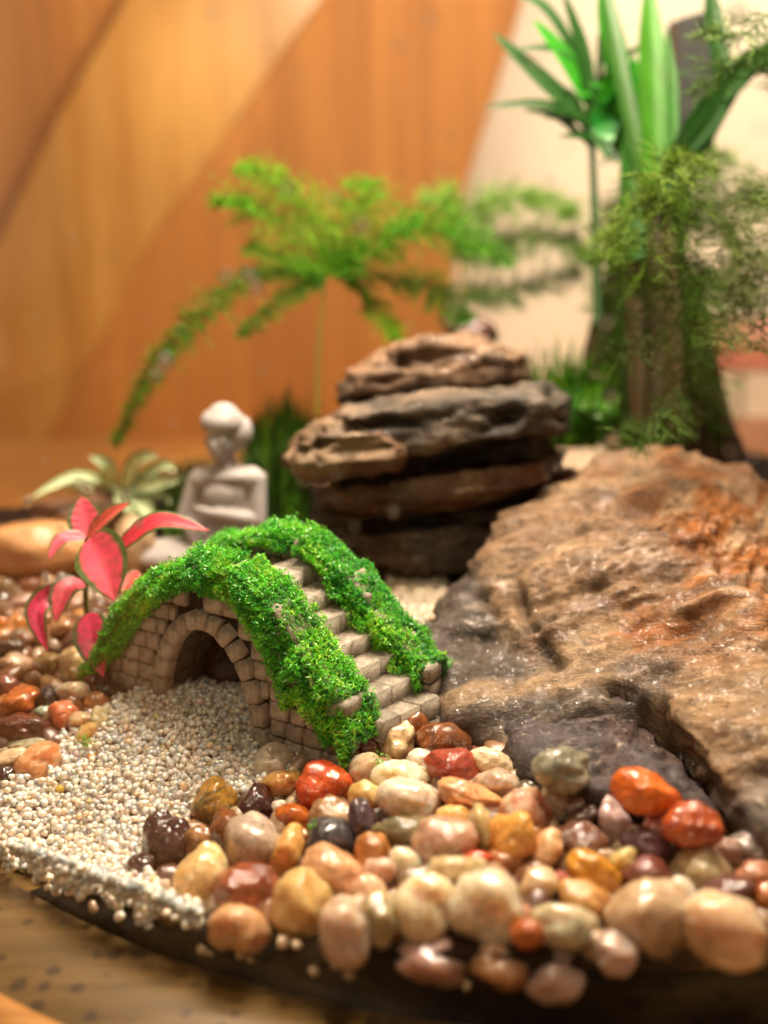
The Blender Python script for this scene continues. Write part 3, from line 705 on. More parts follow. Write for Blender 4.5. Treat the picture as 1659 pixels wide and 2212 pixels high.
# layered rock at the back
def outline_rock(out, t, dt, n, k=0.80, ky=0.70):
    cx = sum(p[0] for p in out) / len(out); cy = sum(p[1] for p in out) / len(out); pts = []
    for x, y in out:
        pts.append(T(x, y, t)); pts.append(T(cx + (x - cx) * k, cy + (y - cy) * ky + 6, t - dt)); pts.append(T(cx + (x - cx) * k, cy + (y - cy) * ky, t + dt))
    return hull_rock(pts, n, 0)
lay = [([(722, 868), (740, 815), (800, 760), (850, 730), (930, 716), (1010, 722), (1062, 757), (1136, 766), (1128, 815), (1080, 838), (960, 828), (850, 842)], 22.2, 1.5),
       ([(860, 800), (1080, 800), (1060, 880), (860, 880)], 22.6, 1.2),
       ([(690, 905), (760, 868), (850, 848), (1000, 846), (1180, 832), (1228, 866), (1238, 925), (1120, 945), (950, 985), (800, 985)], 21.6, 1.9),
       ([(612, 990), (640, 940), (700, 905), (800, 900), (900, 950), (860, 1005), (720, 1035), (640, 1022)], 20.7, 1.3),
       ([(760, 980), (1180, 930), (1200, 1000), (760, 1050)], 22.0, 1.3),
       ([(690, 1075), (720, 1040), (900, 1018), (1225, 975), (1258, 1022), (1120, 1072), (900, 1098), (740, 1105)], 21.8, 1.7),
       ([(640, 1140), (690, 1095), (860, 1110), (1180, 1060), (1230, 1120), (1100, 1262), (860, 1262), (700, 1190)], 22.2, 1.3)]
pl, fl, clr = [], [], []; off = 0
cols = ['987860', '6c5442', '988270', 'a88c70', '66503c', '86694f', '624c38']
for k, (ol, t, dt) in enumerate(lay):
    P, F, _b = outline_rock(ol, t, dt, 6); Nm = normals(P, F)
    A_ = P @ np.array([[1, 0, 0], [0, 1, 0], [-0.12, 0.1, 1]]).T
    g = 0.11 * fbm(A_ * [0.7, .9, 1.6], 3, 60 + k) + 0.08 * ridge(A_ * [0.5, 0.8, 3.0], 4, 70) - 0.04 + 0.03 * ridge(P * 3, 3, 5) + 0.03 * fbm(P * 7, 3, 6)
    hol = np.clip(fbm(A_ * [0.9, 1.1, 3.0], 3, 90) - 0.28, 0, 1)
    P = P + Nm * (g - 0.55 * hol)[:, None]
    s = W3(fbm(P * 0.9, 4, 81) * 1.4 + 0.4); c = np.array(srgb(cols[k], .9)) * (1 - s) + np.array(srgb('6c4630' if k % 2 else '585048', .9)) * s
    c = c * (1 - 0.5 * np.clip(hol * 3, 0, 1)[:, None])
    pl.append(P); fl.append(F + off); off += len(P); clr.append(c)
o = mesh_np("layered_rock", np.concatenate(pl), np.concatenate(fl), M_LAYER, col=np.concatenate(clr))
tag(o, "tall layered brown rock with dark hollows, behind the bridge and boulder", "rock")

# ------------------------------------------------------------------ arch bridge
BO = np.array([-.72, 13.8, -.25]); BL = np.array([-.863, .505, 0]); BW = np.array([.505, .863, 0])
def bp(s, w, z):
    s2 = s - 0.27 * w * max(0.0, 1 - s / 2.6)
    return BL * s2 + BW * w + np.array([0, 0, z])
HX = [-0.15, 0.0, .5, 1.0, 1.6, 2.4, 3.4, 4.0, 4.3, 4.5]; HZ = [.95, 1.02, 1.5, 2.12, 2.52, 2.5, 2.0, 1.42, .95, .5]
def hh(s): return float(np.interp(s, HX, HZ))
def arch(s, off=0.0):
    u = (s - 2.22) / (0.92 + off); return None if abs(u) >= 1 else -0.2 + (1.88 + off) * math.sqrt(1 - u * u) ** 0.9
bridge = empty("arch_bridge", tuple(BO), "miniature stone arch bridge with steps and moss covered parapets", "bridge")
SM = sorted(set(list(np.linspace(-0.1, 4.45, 60)) + [2.22 - .9499, 2.22 + .9499, 2.22 - .9501, 2.22 + .9501, 2.22 - .94, 2.22 + .94, 2.22 - .9, 2.22 + .9]))
def wall_mesh(w0, w1, top, inset=0.05):
    V = []; F = []
    for s in SM:
        b = arch(s, 0.03); b = -0.4 if b is None else max(b, -0.4); t = max(top(s), b + 0.02)
        for w_ in (w0 + inset, w1 - inset):
            V.append(bp(s, w_, b)); V.append(bp(s, w_, t))
    for i in range(len(SM) - 1):
        p = i * 4; q = p + 4
        F += [(p, q, q + 1, p + 1), (p + 2, p + 3, q + 3, q + 2), (p + 1, q + 1, q + 3, p + 3), (p, p + 2, q + 2, q)]
    F += [(0, 1, 3, 2)]; e = (len(SM) - 1) * 4; F += [(e, e + 2, e + 3, e + 1)]
    return V, F
def step_top(s): return min(0.46 + 0.905 * (s + 0.45), 2.15) if s < 2.22 else max(min(2.15, 2.15 - 0.95 * (s - 2.6)), 0.1)
BPART = []
for (a, b_, tp, nm) in ((0, .45, hh, "front_parapet"), (.38, 1.62, lambda s: step_top(s) - 0.22, "stair_deck"), (1.55, 2.0, hh, "rear_parapet")):
    V, F = wall_mesh(a, b_, tp, 0.03 if tp is not hh else 0.05)
    BPART.append(mesh_np(nm, V, F, M_CORE, bridge, smooth=False, col=np.repeat([srgb('40342c', .9)], len(V), 0)))

def pillow(a, b, c, bulge=1.0, seed=0):            # a block about the origin, rounded on its outer faces (a,b half sizes; c outward)
    r = np.random.default_rng(seed); V = []; F = []; n = 4
    g = [-1, -0.72, 0.72, 1] if bulge > .7 else [-1, -0.88, 0.88, 1]
    for j in range(n):
        for i in range(n):
            e = (abs(g[i]) == 1) + (abs(g[j]) == 1)
            z = c * (1 - (0.28 * bulge if e == 1 else 0.5 * bulge if e == 2 else 0)) + r.uniform(-.06, .06) * c
            V.append((g[i] * a + r.uniform(-.05, .05) * a, g[j] * b + r.uniform(-.07, .07) * b, z))
    for j in range(n - 1):
        for i in range(n - 1):
            p = j * n + i; F.append((p, p + 1, p + n + 1, p + n))
    rim = [0, 1, 2, 3, 7, 11, 15, 14, 13, 12, 8, 4]; base = len(V)
    for k in rim: V.append((V[k][0] * 1.0, V[k][1] * 1.0, -c))
    m = len(rim)
    for i in range(m): F.append((rim[(i + 1) % m], rim[i], base + i, base + (i + 1) % m))
    return np.array(V), F
def wdir(s):
    return BW - BL * 0.27 * max(0.0, 1 - s / 2.6)
def add_brick(name, centre, ux, uy, uz, a, b, c, seed, mat=None):
    wq = float(np.dot(np.array(centre), BW)); par = BPART[1] if 'step' in name or 'lining' in name else BPART[0] if wq < 1 else BPART[2]
    V, F = pillow(a, b, c, 0.4 if 'step' in name else 1.0, seed=seed); ux, uy, uz = (np.array(q) / np.linalg.norm(q) for q in (ux, uy, uz))
    Wd = V[:, :1] * ux + V[:, 1:2] * uy + V[:, 2:3] * uz
    if np.dot(np.cross(ux, uy), uz) < 0: F = [f[::-1] for f in F]
    me = mesh_np(name, Wd, F, mat or M_BRICK, mesh_only=True)
    me2 = bpy.data.objects.new(name, me); link(me2, par); me2.location = tuple(centre); return me2
sd = 0
Z = np.array([0, 0, 1.0]); CH = 0.285
# front face courses
for ci in range(-1, 10):
    z0 = -0.12 + ci * CH; s = -0.16 + (0.18 if ci % 2 else 0)
    s = -0.14
    first = True
    while s < 4.5:
        ln = rng.uniform(.26, .40) * (0.7 if first and ci % 2 else 1); first = False
        e = s + ln; zc = z0 + CH / 2; sc = (s + e) / 2
        ok = zc + CH * 0.3 < hh(sc) + 0.02
        ra = arch(sc, 0.30)
        a0, a1 = s, e
        if ra is not None and zc < ra + 0.06:
            # trim against the ring
            u = ((max(zc, 0) + 0.2) / 2.15); half = (1.14) * math.sqrt(max(0, 1 - min(u, 1) ** 2.1))
            if s < 2.22 - half < e: a1 = 2.22 - half
            elif s < 2.22 + half < e: a0 = 2.22 + half
            else: ok = False
            if a1 - a0 < 0.12: ok = False
        if ok:
            sd += 1; sc = (a0 + a1) / 2
            add_brick("brick", bp(sc, 0.0, zc), BL, Z, -BW, (a1 - a0) / 2 - 0.013, CH / 2 - 0.011, 0.055 + rng.uniform(0, .025), sd)
        s = e
# ring of arch stones
nv = 15
for k in range(nv):
    th = math.pi * (k + 0.5) / nv; th = 0.02 + th * 0.985
    rx, rz = 1.0, 1.93
    s = 2.22 + rx * math.cos(th); z = -0.2 + rz * math.sin(th)
    tx = np.array([-rx * math.sin(th), rz * math.cos(th)]); ln = np.linalg.norm(tx) * math.pi / nv; tx /= np.linalg.norm(tx)
    T1 = BL * tx[0] + Z * tx[1]; N1 = BL * tx[1] - Z * tx[0]
    sd += 1
    add_brick("arch_stone", bp(s, 0.02, z) - BW * 0.03, T1, N1, -BW, ln / 2 - 0.012, 0.135, 0.10 + rng.uniform(0, .03), sd)
    if k % 1 == 0:     # inner lining of the tunnel
        for w_ in (0.45, 0.95, 1.5):
            sd += 1
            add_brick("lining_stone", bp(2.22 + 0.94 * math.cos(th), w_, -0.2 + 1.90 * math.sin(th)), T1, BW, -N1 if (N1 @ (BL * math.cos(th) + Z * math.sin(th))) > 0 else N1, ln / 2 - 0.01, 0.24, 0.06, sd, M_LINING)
# steps
for i in range(7):
    zt = 0.58 + 0.285 * i; s0 = -0.40 + 0.305 * i
    ww = 0.44
    cuts = sorted([0.44, 1.58] + list(0.44 + 1.14 * (np.array([1, 2]) / 3 + (0.17 if i % 2 else -0.02)))[:2])
    for a, b_ in zip(cuts[:-1], cuts[1:]):
        sd += 1; wc = (a + b_) / 2; sc = s0 + 0.24
        V, F = pillow((b_ - a) / 2 - 0.012, 0.25, 0.15 + rng.uniform(-.01, .015), seed=sd)
        add_brick("step_stone", bp(sc + 0.33 * wc * 0.0, wc, zt - 0.15), wdir(sc), BL, Z, (b_ - a) / 2 * 1.04, 0.27, 0.16 + rng.uniform(-.01, .015), sd)
for i in range(3):      # far side steps near the crown
    zt = 2.16 - 0.285 * i; s0 = 1.75 + 0.45 * i
    for a, b_ in ((.44, .80), (.80, 1.2), (1.2, 1.58)):
        sd += 1; add_brick("step_stone", bp(s0 + .25, (a + b_) / 2, zt - 0.15), BW, BL, Z, (b_ - a) / 2 - 0.012, 0.25, 0.15, sd)
# end faces: bottom riser and pillars
for w_, zc, hw, hz_ in ((.7, .06, .2, .17), (1.1, .05, .19, .17), (1.45, .06, .15, .17)):
    sd += 1; add_brick("brick", bp(-0.40, w_, zc), wdir(-.4), Z, -BL, hw, hz_, 0.12, sd)
for w0 in (0.21, 1.78):
    for k, zc in enumerate((-.02, .27, .56, .85)):
        sd += 1; add_brick("brick", bp(-0.13, w0, zc), BW, Z, -BL, 0.2, 0.13, 0.08, sd)
sd += 1; add_brick("pillar_cap", bp(0.02, 0.21, 0.93), BW, BL, Z, 0.25, 0.22, 0.08, sd)
sd += 1; add_brick("pillar_cap", bp(0.02, 1.78, 0.93), BW, BL, Z, 0.25, 0.22, 0.08, sd)
# inner face of the rear parapet
for ci in range(0, 9):
    z0 = 0.25 + ci * CH; s = -0.1 + (0.15 if ci % 2 else 0)
    while s < 3.0:
        ln = rng.uniform(.22, .34); sc = s + ln / 2; zc = z0 + CH / 2
        if zc < hh(sc) and zc > step_top(sc) - 0.25:
            sd += 1; add_brick("brick", bp(sc, 1.60, zc), BL, Z, -BW, ln / 2 - 0.010, CH / 2 - 0.008, 0.05, sd)
        s += ln
# parapet coping (under the moss)
for w0 in (0.21, 1.78):
    s = -0.1
    while s < 4.3:
        sc = s + 0.19; sl = (hh(sc + .1) - hh(sc - .1)) / 0.2; tv = BL + Z * sl; nv_ = Z - BL * sl
        sd += 1; add_brick("coping_stone", bp(sc, w0, hh(sc)), tv, BW, nv_, 0.2 * math.sqrt(1 + sl * sl), 0.23, 0.07, sd); s += 0.38

# moss
def tetrapod(r):
    V = []; F = []
    D = np.array([[1, 1, 1], [1, -1, -1], [-1, 1, -1], [-1, -1, 1]]) / math.sqrt(3)
    for d_ in D:
        d_ = d_ + rng.normal(0, .25, 3); d_ /= np.linalg.norm(d_)
        a = np.cross(d_, [0.3, 0.5, 0.8]); a /= np.linalg.norm(a); b = np.cross(d_, a); k = len(V); lw = rng.uniform(.17, .27)
        for t in range(3):
            th = t * 2.094; V.append(lw * (a * math.cos(th) + b * math.sin(th)) - 0.1 * d_)
        V.append(d_ * rng.uniform(.8, 1.3)); F += [(k, k + 1, k + 3), (k + 1, k + 2, k + 3), (k + 2, k, k + 3)]
    return np.array(V) * r, np.array(F)
TP = [tetrapod(1) for _ in range(16)]
TPR = []
for k in range(400):
    V_, F_ = TP[k % 16]; TPR.append((V_ @ np.array(Matrix.Rotation(rng.uniform(0, 6.28), 3, Vector(rng.normal(size=3)).normalized())).T, F_))
MC0, MC1, MC2 = (np.array(srgb(h, 1.1)) for h in ('2ca824', '5cc81e', 'aae030'))
FH = ([-0.4, -0.1, .3, .8, 1.2, 1.7, 2.3, 2.9, 3.5, 4.0, 4.4, 4.75], [.55, .60, .95, 1.0, .80, .55, .35, .45, .60, .62, .75, .55])
def moss(front):
    Vs, Fs, Cs = [], [], []; off = 0; lumps = []
    n = 24000 if front else 18000
    s_lo, s_hi = (-0.35, 4.72) if front else (-0.15, 3.9); M = int(n * 1.6)
    S_ = rng.uniform(s_lo, s_hi, M); HG = np.interp(S_, *FH) if front else np.interp(S_, [-.5, 0, .6, 1.2, 2, 3, 4], [.55, .6, .5, .35, .25, .3, .4])
    z0_ = np.zeros(M); HG = HG * (0.95 + 0.55 * vnoise(np.stack([S_ * 2.3, z0_ + 1.5, z0_ + 7 + front], 1)))
    hw = 0.26; INN = z0_ + 0.10 if front else 0.42 * (0.8 + 0.6 * vnoise(np.stack([S_ * 2.1, z0_ + 9.5, z0_ + 3], 1))) * np.where(S_ > 1.2, .45, 1)
    U_ = rng.uniform(0, 1, M) * (HG + 2 * hw + INN)
    TH = 0.16 + 0.13 * vnoise(np.stack([S_ * 3.1, U_ * 3.3, z0_ + 2 + front], 1)) + 0.15 * vnoise(np.stack([S_ * 6, U_ * 6, z0_ + 22 + front], 1)); SK = vnoise(np.stack([S_ * 3.4, U_ * 3.0, z0_ + 5], 1)); TO = vnoise(np.stack([S_ * 2.2, U_ * 2.2, z0_ + 11], 1))
    cnt = 0
    for s, hang, u, thick, sk_, t in zip(S_, HG, U_, TH, SK, TO):
        if cnt >= n: break
        if sk_ > 0.72: continue
        top = hh(min(max(s, -0.1), 4.45)) + 0.04
        if s > 4.45: top = 0.45 + (4.72 - s) * 0.3
        if s < -0.1: top = 0.98 - (-0.1 - s) * 2.6 if front else 0.98 - (-0.1 - s) * 0.5
        if front:
            if u < hang: w_, z, nn = -0.02, top - (hang - u), (-1, .25)
            elif u < hang + 2 * hw: w_, z, nn = -0.02 + (u - hang), top, ((u - hang - hw) / hw * 0.9, 1)
            else: w_, z, nn = 2 * hw - 0.04, top - (u - hang - 2 * hw), (1, .3)
        else:
            if u < hang: w_, z, nn = 2.03, top - (hang - u), (1, .25)
            elif u < hang + 2 * hw: w_, z, nn = 2.03 - (u - hang), top, (-(u - hang - hw) / hw * 0.9, 1)
            else: w_, z, nn = 1.53, top - (u - hang - 2 * hw), (-1, .3)
        ps = bp(s, w_, z); nv2 = BW * nn[0] + Z * nn[1]; nv2 = nv2 / math.sqrt(nn[0] ** 2 + nn[1] ** 2)
        dep = rng.random(); p = ps + nv2 * (thick * dep + 0.02) + rng.normal(0, .02, 3)
        if rng.random() < 0.05: lumps.append(ps + nv2 * (thick * 0.1))
        V, F = TPR[rng.integers(0, 400)]; r = (.028, .032, .038, .046, .060)[cnt % 5]
        Vs.append(V * r + p); Fs.append(F + off); off += len(V)
        lime = rng.random() * .8 + (0.2 if dep > .6 else 0) - 0.5 * t
        if z < top - .35: lime += 0.2
        c = (MC0 if lime < 0.35 else MC1 if lime < 0.95 else MC2) * rng.uniform(.85, 1.2)
        Cs.append(np.repeat(c[None], len(V), 0)); cnt += 1
    sv, sf = stone_shape(2, 5, 8, 6, .3)
    for p in lumps:
        r = rng.uniform(.04, .07); Vs.append(sv * r + p); Fs.append(sf + off); off += len(sv); Cs.append(np.repeat([srgb('1f7d16', .7)], len(sv), 0))
    o = mesh_np("moss", np.concatenate(Vs), np.concatenate(Fs), M_MOSS, BPART[0] if front else BPART[2], smooth=False, col=np.concatenate(Cs)); tag(o, "bright green crumbly moss on the front parapet" if front else "bright green crumbly moss on the rear parapet", kind='stuff')
moss(True); moss(False)
# a few loose moss crumbs
for X, Y, lb in ((822, 1640, "green moss crumb on the milky pebble right of the bridge foot"), (674, 1786, "green moss crumb between orange pebbles"), (186, 1602, "pale green moss crumb on the amber pebble in the sand"), (487, 1168, "sprig of moss sticking up on the bridge crown")):
    Vs, Fs, Cs = [], [], []; off = 0
    p, t = atg(X, Y, 0.28)
    if Y < 1300: p = atd(X, Y, 17.4); p = p - Vector((0, 0, .05))
    for k in range(26):
        V, F = TP[k % 16]; q = np.array(Matrix.Rotation(rng.uniform(0, 6.28), 3, Vector(rng.normal(size=3)).normalized()))
        sc = (0.06, 0.05, 0.06) if Y > 1300 else (0.05, 0.05, 0.16)
        Vs.append((V * .042) @ q.T + rng.normal(0, 1, 3) * sc); Fs.append(F + off); off += len(V); Cs.append(np.repeat([srgb('6cbc24', .9)], len(V), 0))
    o = mesh_np("moss_crumb", np.concatenate(Vs), np.concatenate(Fs), M_MOSS, smooth=False, col=np.concatenate(Cs)); o.location = p
    tag(o, lb, "moss crumb", "loose moss crumbs")

# ------------------------------------------------------------------ figurine
def figurine():
    x0, y0 = atd(495, 1190, 22.6).x, atd(495, 1190, 22.6).y
    Vs = []; Fs = []; off = 0; U, FF = ICO[3]
    def ell(c, r, rz=0):
        nonlocal off
        P = U * np.array(r); a = math.radians(rz); P = np.stack([P[:, 0] * math.cos(a) - P[:, 2] * math.sin(a), P[:, 1], P[:, 0] * math.sin(a) + P[:, 2] * math.cos(a)], 1) + np.array(c)
        Vs.append(P); Fs.append(FF + off); off += len(P)
    def limb(a, b, ra, rb):
        for k in range(9):
            t = k / 8; c = [a[i] * (1 - t) + b[i] * t for i in range(3)]; r = ra * (1 - t) + rb * t; ell(c, (r, r, r))
    ell((-.02, 0, 2.98), (.44, .42, .30)); ell((0, 0.02, 3.12), (.30, .32, .24)); ell((.30, .12, 2.72), (.26, .36, .36), -10)   # hood
    ell((-.06, -.12, 2.58), (.27, .27, .36)); ell((-.17, -.38, 2.55), (.05, .07, .09)); ell((-.1, -.28, 2.36), (.14, .1, .1))
    ell((-.2, -.36, 2.68), (.07, .04, .03)); ell((.03, -.37, 2.68), (.07, .04, .03)); ell((-.1, -.37, 2.43), (.08, .04, .025)); ell((-.33, -.1, 2.6), (.05, .08, .1)); 
    limb((0, 0, 2.35), (0, 0, 1.95), .19, .24)
    ell((0, .02, 1.88), (.66, .36, .20)); ell((-.48, 0, 1.82), (.24, .28, .22)); ell((.50, 0, 1.82), (.26, .28, .24))
    ell((-.62, .05, 1.0), (.28, .3, .55)); ell((.1, .05, 1.2), (.6, .34, .7)); ell((.02, .02, 1.45), (.56, .36, .55)); ell((.02, 0, .95), (.52, .40, .5)); ell((-.1, -.2, 1.5), (.36, .22, .3))
    limb((-.60, -.02, 1.8), (-.86, -.2, 1.05), .17, .15); limb((-.86, -.2, 1.05), (-.55, -.5, .62), .14, .10)
    limb((.64, -.02, 1.8), (.66, -.25, 1.0), .19, .17); limb((.66, -.25, 1.0), (-.35, -.55, 1.28), .16, .10); ell((-.42, -.56, 1.32), (.13, .09, .08))
    for q in range(4): limb((-.44, -.58, 1.36 - q * .05), (-.60, -.56, 1.42 - q * .06), .035, .025)
    ell((.1, -.15, .45), (.8, .62, .5)); ell((-.9, -.2, .26), (1.25, .60, .30)); ell((.55, -.25, .3), (.6, .6, .32)); limb((.5, -.5, .42), (-1.0, -.65, .30), .24, .18)
    ell((-.4, .05, .06), (1.75, .75, .16))
    me = mesh_np("tmp", np.concatenate(Vs), np.concatenate(Fs), mesh_only=True); ob = bpy.data.objects.new("tmp", me); COL.objects.link(ob)
    rm = ob.modifiers.new("r", 'REMESH'); rm.mode = 'VOXEL'; rm.voxel_size = 0.032
    sm_ = ob.modifiers.new("s", 'SMOOTH'); sm_.iterations = 4; sm_.factor = 0.5
    dg = bpy.context.evaluated_depsgraph_get(); m2 = bpy.data.meshes.new_from_object(ob.evaluated_get(dg)); bpy.data.objects.remove(ob)
    for p in m2.polygons: p.use_smooth = True
    m2.materials.clear(); m2.materials.append(plain_mat("figurine_stone", srgb('b8b0ae', .95), 0.55, 0.08, 3))
    o = bpy.data.objects.new("figurine", m2); o.location = (x0, y0, 0.0); link(o); o.name = "figurine"
    tag(o, "small pale grey seated figurine in robes, arms folded, behind the bridge", "figurine")
figurine()

# ------------------------------------------------------------------ leaves
def curve_pts(ctrl, n):
    C_ = np.array([tuple(p) for p in ctrl], float); m = len(C_)
    out = []
    for i in range(n):
        u = i / (n - 1) * (m - 1); k = min(int(u), m - 2); t = u - k
        p0 = C_[max(k - 1, 0)]; p1 = C_[k]; p2 = C_[k + 1]; p3 = C_[min(k + 2, m - 1)]
        out.append(0.5 * ((2 * p1) + (-p0 + p2) * t + (2 * p0 - 5 * p1 + 4 * p2 - p3) * t * t + (-p0 + 3 * p1 - 3 * p2 + p3) * t ** 3))
    return np.array(out)
def blade(name, ctrl, width, parent, c_mid, c_edge, shape='lance', up=(0, -0.6, 0.8), fold=0.25, n=18, m=8, edge=0.75, vein=None, thick=0.02, label=None):
    P = curve_pts(ctrl, n); V = []; Cc = []; F = []
    up = np.array(up, float)
    for side in (1, -1):
        for i in range(n):
            t = i / (n - 1)
            tg = P[min(i + 1, n - 1)] - P[max(i - 1, 0)]; tg /= np.linalg.norm(tg)
            sd_ = np.cross(tg, up); sd_ /= np.linalg.norm(sd_) + 1e-9; nn = np.cross(sd_, tg)
            if shape == 'lance': wv = math.sin(math.pi * min(1, t * 0.98 + 0.02)) ** 0.75 * (1.15 - 0.4 * t)
            elif shape == 'oval': wv = math.sin(math.pi * (t * 0.97 + 0.015) ** 0.85) ** 0.75 * (1 - t ** 7)
            else: wv = min(1, (1 - t) * 3 + 0.05) * min(1, 0.6 + t * 2)
            for j in range(m + 1):
                a = j / m * 2 - 1; ea = abs(a)
                p = P[i] + sd_ * a * wv * width / 2 + nn * (ea * fold * width * wv * 0.5 + side * thick / 2 * (1 - ea ** 4) + 0.012 * width * math.sin(t * 40) * (ea > .4))
                V.append(p)
                vn = 0
                if vein is not None:
                    vn = max(0, 1 - abs(((t * 9 - ea * 1.4) % 1) - 0.5) * 7) * (0.3 + .7 * ea)
                k = 1 if ea > edge or t > 0.97 else 0
                cc = np.array(c_edge) if k else np.array(c_mid) * (1 + 0.12 * math.sin(i * 2.1 + j)) * ((0.78 if j % 2 else 1.1) if shape == 'strap' else 1)
                if vn > 0.3 and not k: cc = cc * (1 - .8 * vn) + np.array(vein) * .8 * vn
                Cc.append(cc)
    h = n * (m + 1)
    for side in (0, 1):
        for i in range(n - 1):
            for j in range(m):
                p = side * h + i * (m + 1) + j; q = (p, p + 1, p + m + 2, p + m + 1); F.append(q if side else q[::-1])
    o = mesh_np(name, V, F, M_LEAF, parent, col=np.clip(Cc, 0, 1))
    if label: o["label"] = label
    return o
def tube(name, ctrl, r0, r1, parent, c, mat=None, n=24, m=8, wob=0):
    P = curve_pts(ctrl, n); V = []; F = []
    for i in range(n):
        t = i / (n - 1); tg = P[min(i + 1, n - 1)] - P[max(i - 1, 0)]; tg /= np.linalg.norm(tg)
        a = np.cross(tg, [0.1, 1, 0.05]); a /= np.linalg.norm(a); b = np.cross(tg, a); r = r0 + (r1 - r0) * t
        for j in range(m):
            th = 2 * math.pi * j / m; rr = r * (1 + wob * math.sin(3 * th + i * .3) + wob * rng.uniform(-.3, .3)); V.append(P[i] + rr * (a * math.cos(th) + b * math.sin(th)))
    for i in range(n - 1):
        for j in range(m): F.append((i * m + j, i * m + (j + 1) % m, (i + 1) * m + (j + 1) % m, (i + 1) * m + j))
    V.append(P[-1]); 
    F2 = [tuple(f) for f in F]
    return mesh_np(name, V[:-1], F2, mat or M_LEAF, parent, col=np.repeat([c], len(V) - 1, 0))

PK, PE, PV = srgb('f2506a', .95), srgb('4c6a30', .8), srgb('5c7034', .8)
pinkp = empty("pink_nerve_plant", T(190, 1420, 17.8), "small nerve plant with pink leaves and green edges, left of bridge", "plant")
pinkp.location = (0, 0, 0)
base = atd(200, 1400, 18.6); pinkp.location = base; pinkp.location.z = 0
def PP(x, y, t): return np.array(atd(x, y, t)) - np.array(pinkp.location)
pj = (187, 1160)
tube("stem", [PP(195, 1420, 18.5), PP(185, 1290, 18.3), PP(187, 1160, 18)], .06, .04, pinkp, srgb('7a7a34', .8))
def pleaf(pts, wpx, t, **kw):
    kw.setdefault('shape', 'oval')
    return blade("leaf", [PP(*p) for p in pts], wpx * t / FPX, pinkp, kw.pop('c', PK), kw.pop('e', PE), vein=PV, n=22, m=12, edge=.8, **kw)
pleaf([(190, 1160, 18.2), (185, 1120, 18.3), (178, 1072, 18.4)], 78, 18.2)
pleaf([(190, 1160, 18.0), (235, 1115, 17.9), (283, 1085, 17.8)], 40, 18, c=srgb('f0685c', .95))
pleaf([(185, 1160, 17.8), (135, 1165, 17.6), (105, 1210, 17.4)], 38, 17.6)
pleaf([(195, 1165, 17.8), (225, 1215, 17.3), (248, 1300, 17.0)], 120, 17.3, up=(0, -.9, .4))
pleaf([(250, 1190, 17.8), (340, 1125, 17.7), (455, 1148, 17.6)], 50, 17.7, fold=.1, c=srgb('ea3c50', .95))
pleaf([(180, 1260, 18.0), (140, 1275, 17.7), (120, 1345, 17.5)], 62, 17.6)
pleaf([(125, 1265, 17.8), (80, 1320, 17.5), (105, 1410, 17.3)], 52, 17.5, c=srgb('dc2c60', .95), up=(0, -1, .1))
pleaf([(195, 1325, 17.8), (200, 1380, 17.5), (225, 1465, 17.3)], 80, 17.5, c=srgb('ec3c68', .95), up=(0, -1, .2))
pleaf([(300, 1235, 18.3), (280, 1255, 18.2), (262, 1290, 18.0)], 34, 18.3, c=srgb('e46458', .9))

def GG(x, y, t, o): return np.array(atd(x, y, t)) - np.array(o.location)
whp = empty("white_nerve_plant", tuple(atd(250, 1130, 24.5)), "blurred nerve plant with pale cream-green leaves, left of figurine", "plant"); whp.location.z = 0
CW, CE = srgb('d4e2b4', .95), srgb('5c7c38', .8)
tube("stem", [GG(260, 1200, 24.4, whp), GG(265, 1100, 24.3, whp), GG(270, 1060, 24.2, whp)], .07, .05, whp, srgb('5c6c30', .7))
for pts, wp in (([(260, 1060), (170, 1030), (60, 1080)], 46), ([(240, 1050), (230, 1010), (190, 985)], 60), ([(270, 1060), (300, 1000), (345, 985)], 66), ([(270, 1060), (330, 1050), (400, 1035)], 60), ([(270, 1060), (310, 1090), (335, 1145)], 66), ([(255, 1060), (265, 1090), (300, 1110)], 40), ([(280, 1050), (350, 1010), (380, 1020)], 46), ([(200, 1060), (150, 1045), (100, 1060)], 36), ([(300, 1075), (350, 1070), (370, 1090)], 40)):
    wp = wp * .68
    blade("leaf", [GG(x, y, 24.2 - .5 * k, whp) for k, (x, y) in enumerate(pts)], wp * 24 / FPX, whp, CW, CE, shape='oval', n=18, m=10, edge=.78, fold=.5, up=(0, -.8, .6))

# grass-like tufts
def tuft(name, x0, x1, yb, t, n, hpx, cs, label, cat, wpx=5, lean=25, dz=0):
    e = empty(name, tuple(atd((x0 + x1) / 2, yb, t)), label, cat); V = []; F = []; Cs = []; off = 0
    for k in range(n):
        X = rng.uniform(x0, x1); tt = t + rng.uniform(-.8, .8); h = hpx * rng.uniform(.45, 1) * (0.55 + 0.45 * math.sin(math.pi * (X - x0) / (x1 - x0)))
        X2 = X + rng.normal(0, lean); yb2 = yb + rng.uniform(-20, 10)
        P = curve_pts([GG(X, yb2, tt, e), GG((X + X2) / 2 + rng.normal(0, 4), yb2 - h * .6, tt, e), GG(X2, yb2 - h, tt - .3, e)], 6)
        wd = wpx * t / FPX; c = np.array(srgb(random.choice(cs), .8)); sdv = rng.normal(size=3); sdv /= np.linalg.norm(sdv); sdv[2] *= .2
        for i in range(6):
            ww = wd * (1 - i / 5 * .9); V += [P[i] - sdv * ww, P[i] + sdv * ww]; Cs += [c, c]
        for i in range(5): F.append((off + 2 * i, off + 2 * i + 1, off + 2 * i + 3, off + 2 * i + 2))
        off += 12
    o = mesh_np("foliage", V, F, M_LEAF, e, col=Cs); o["kind"] = "stuff"; return e
GR = ['3c7c10', '5c9c14', '2c6010', '74a81c']
tuft("grass_tuft", 1080, 1340, 960, 25.0, 420, 230, GR, "bright green grassy tuft between the layered rock and the trunk", "plant", 6, 35)
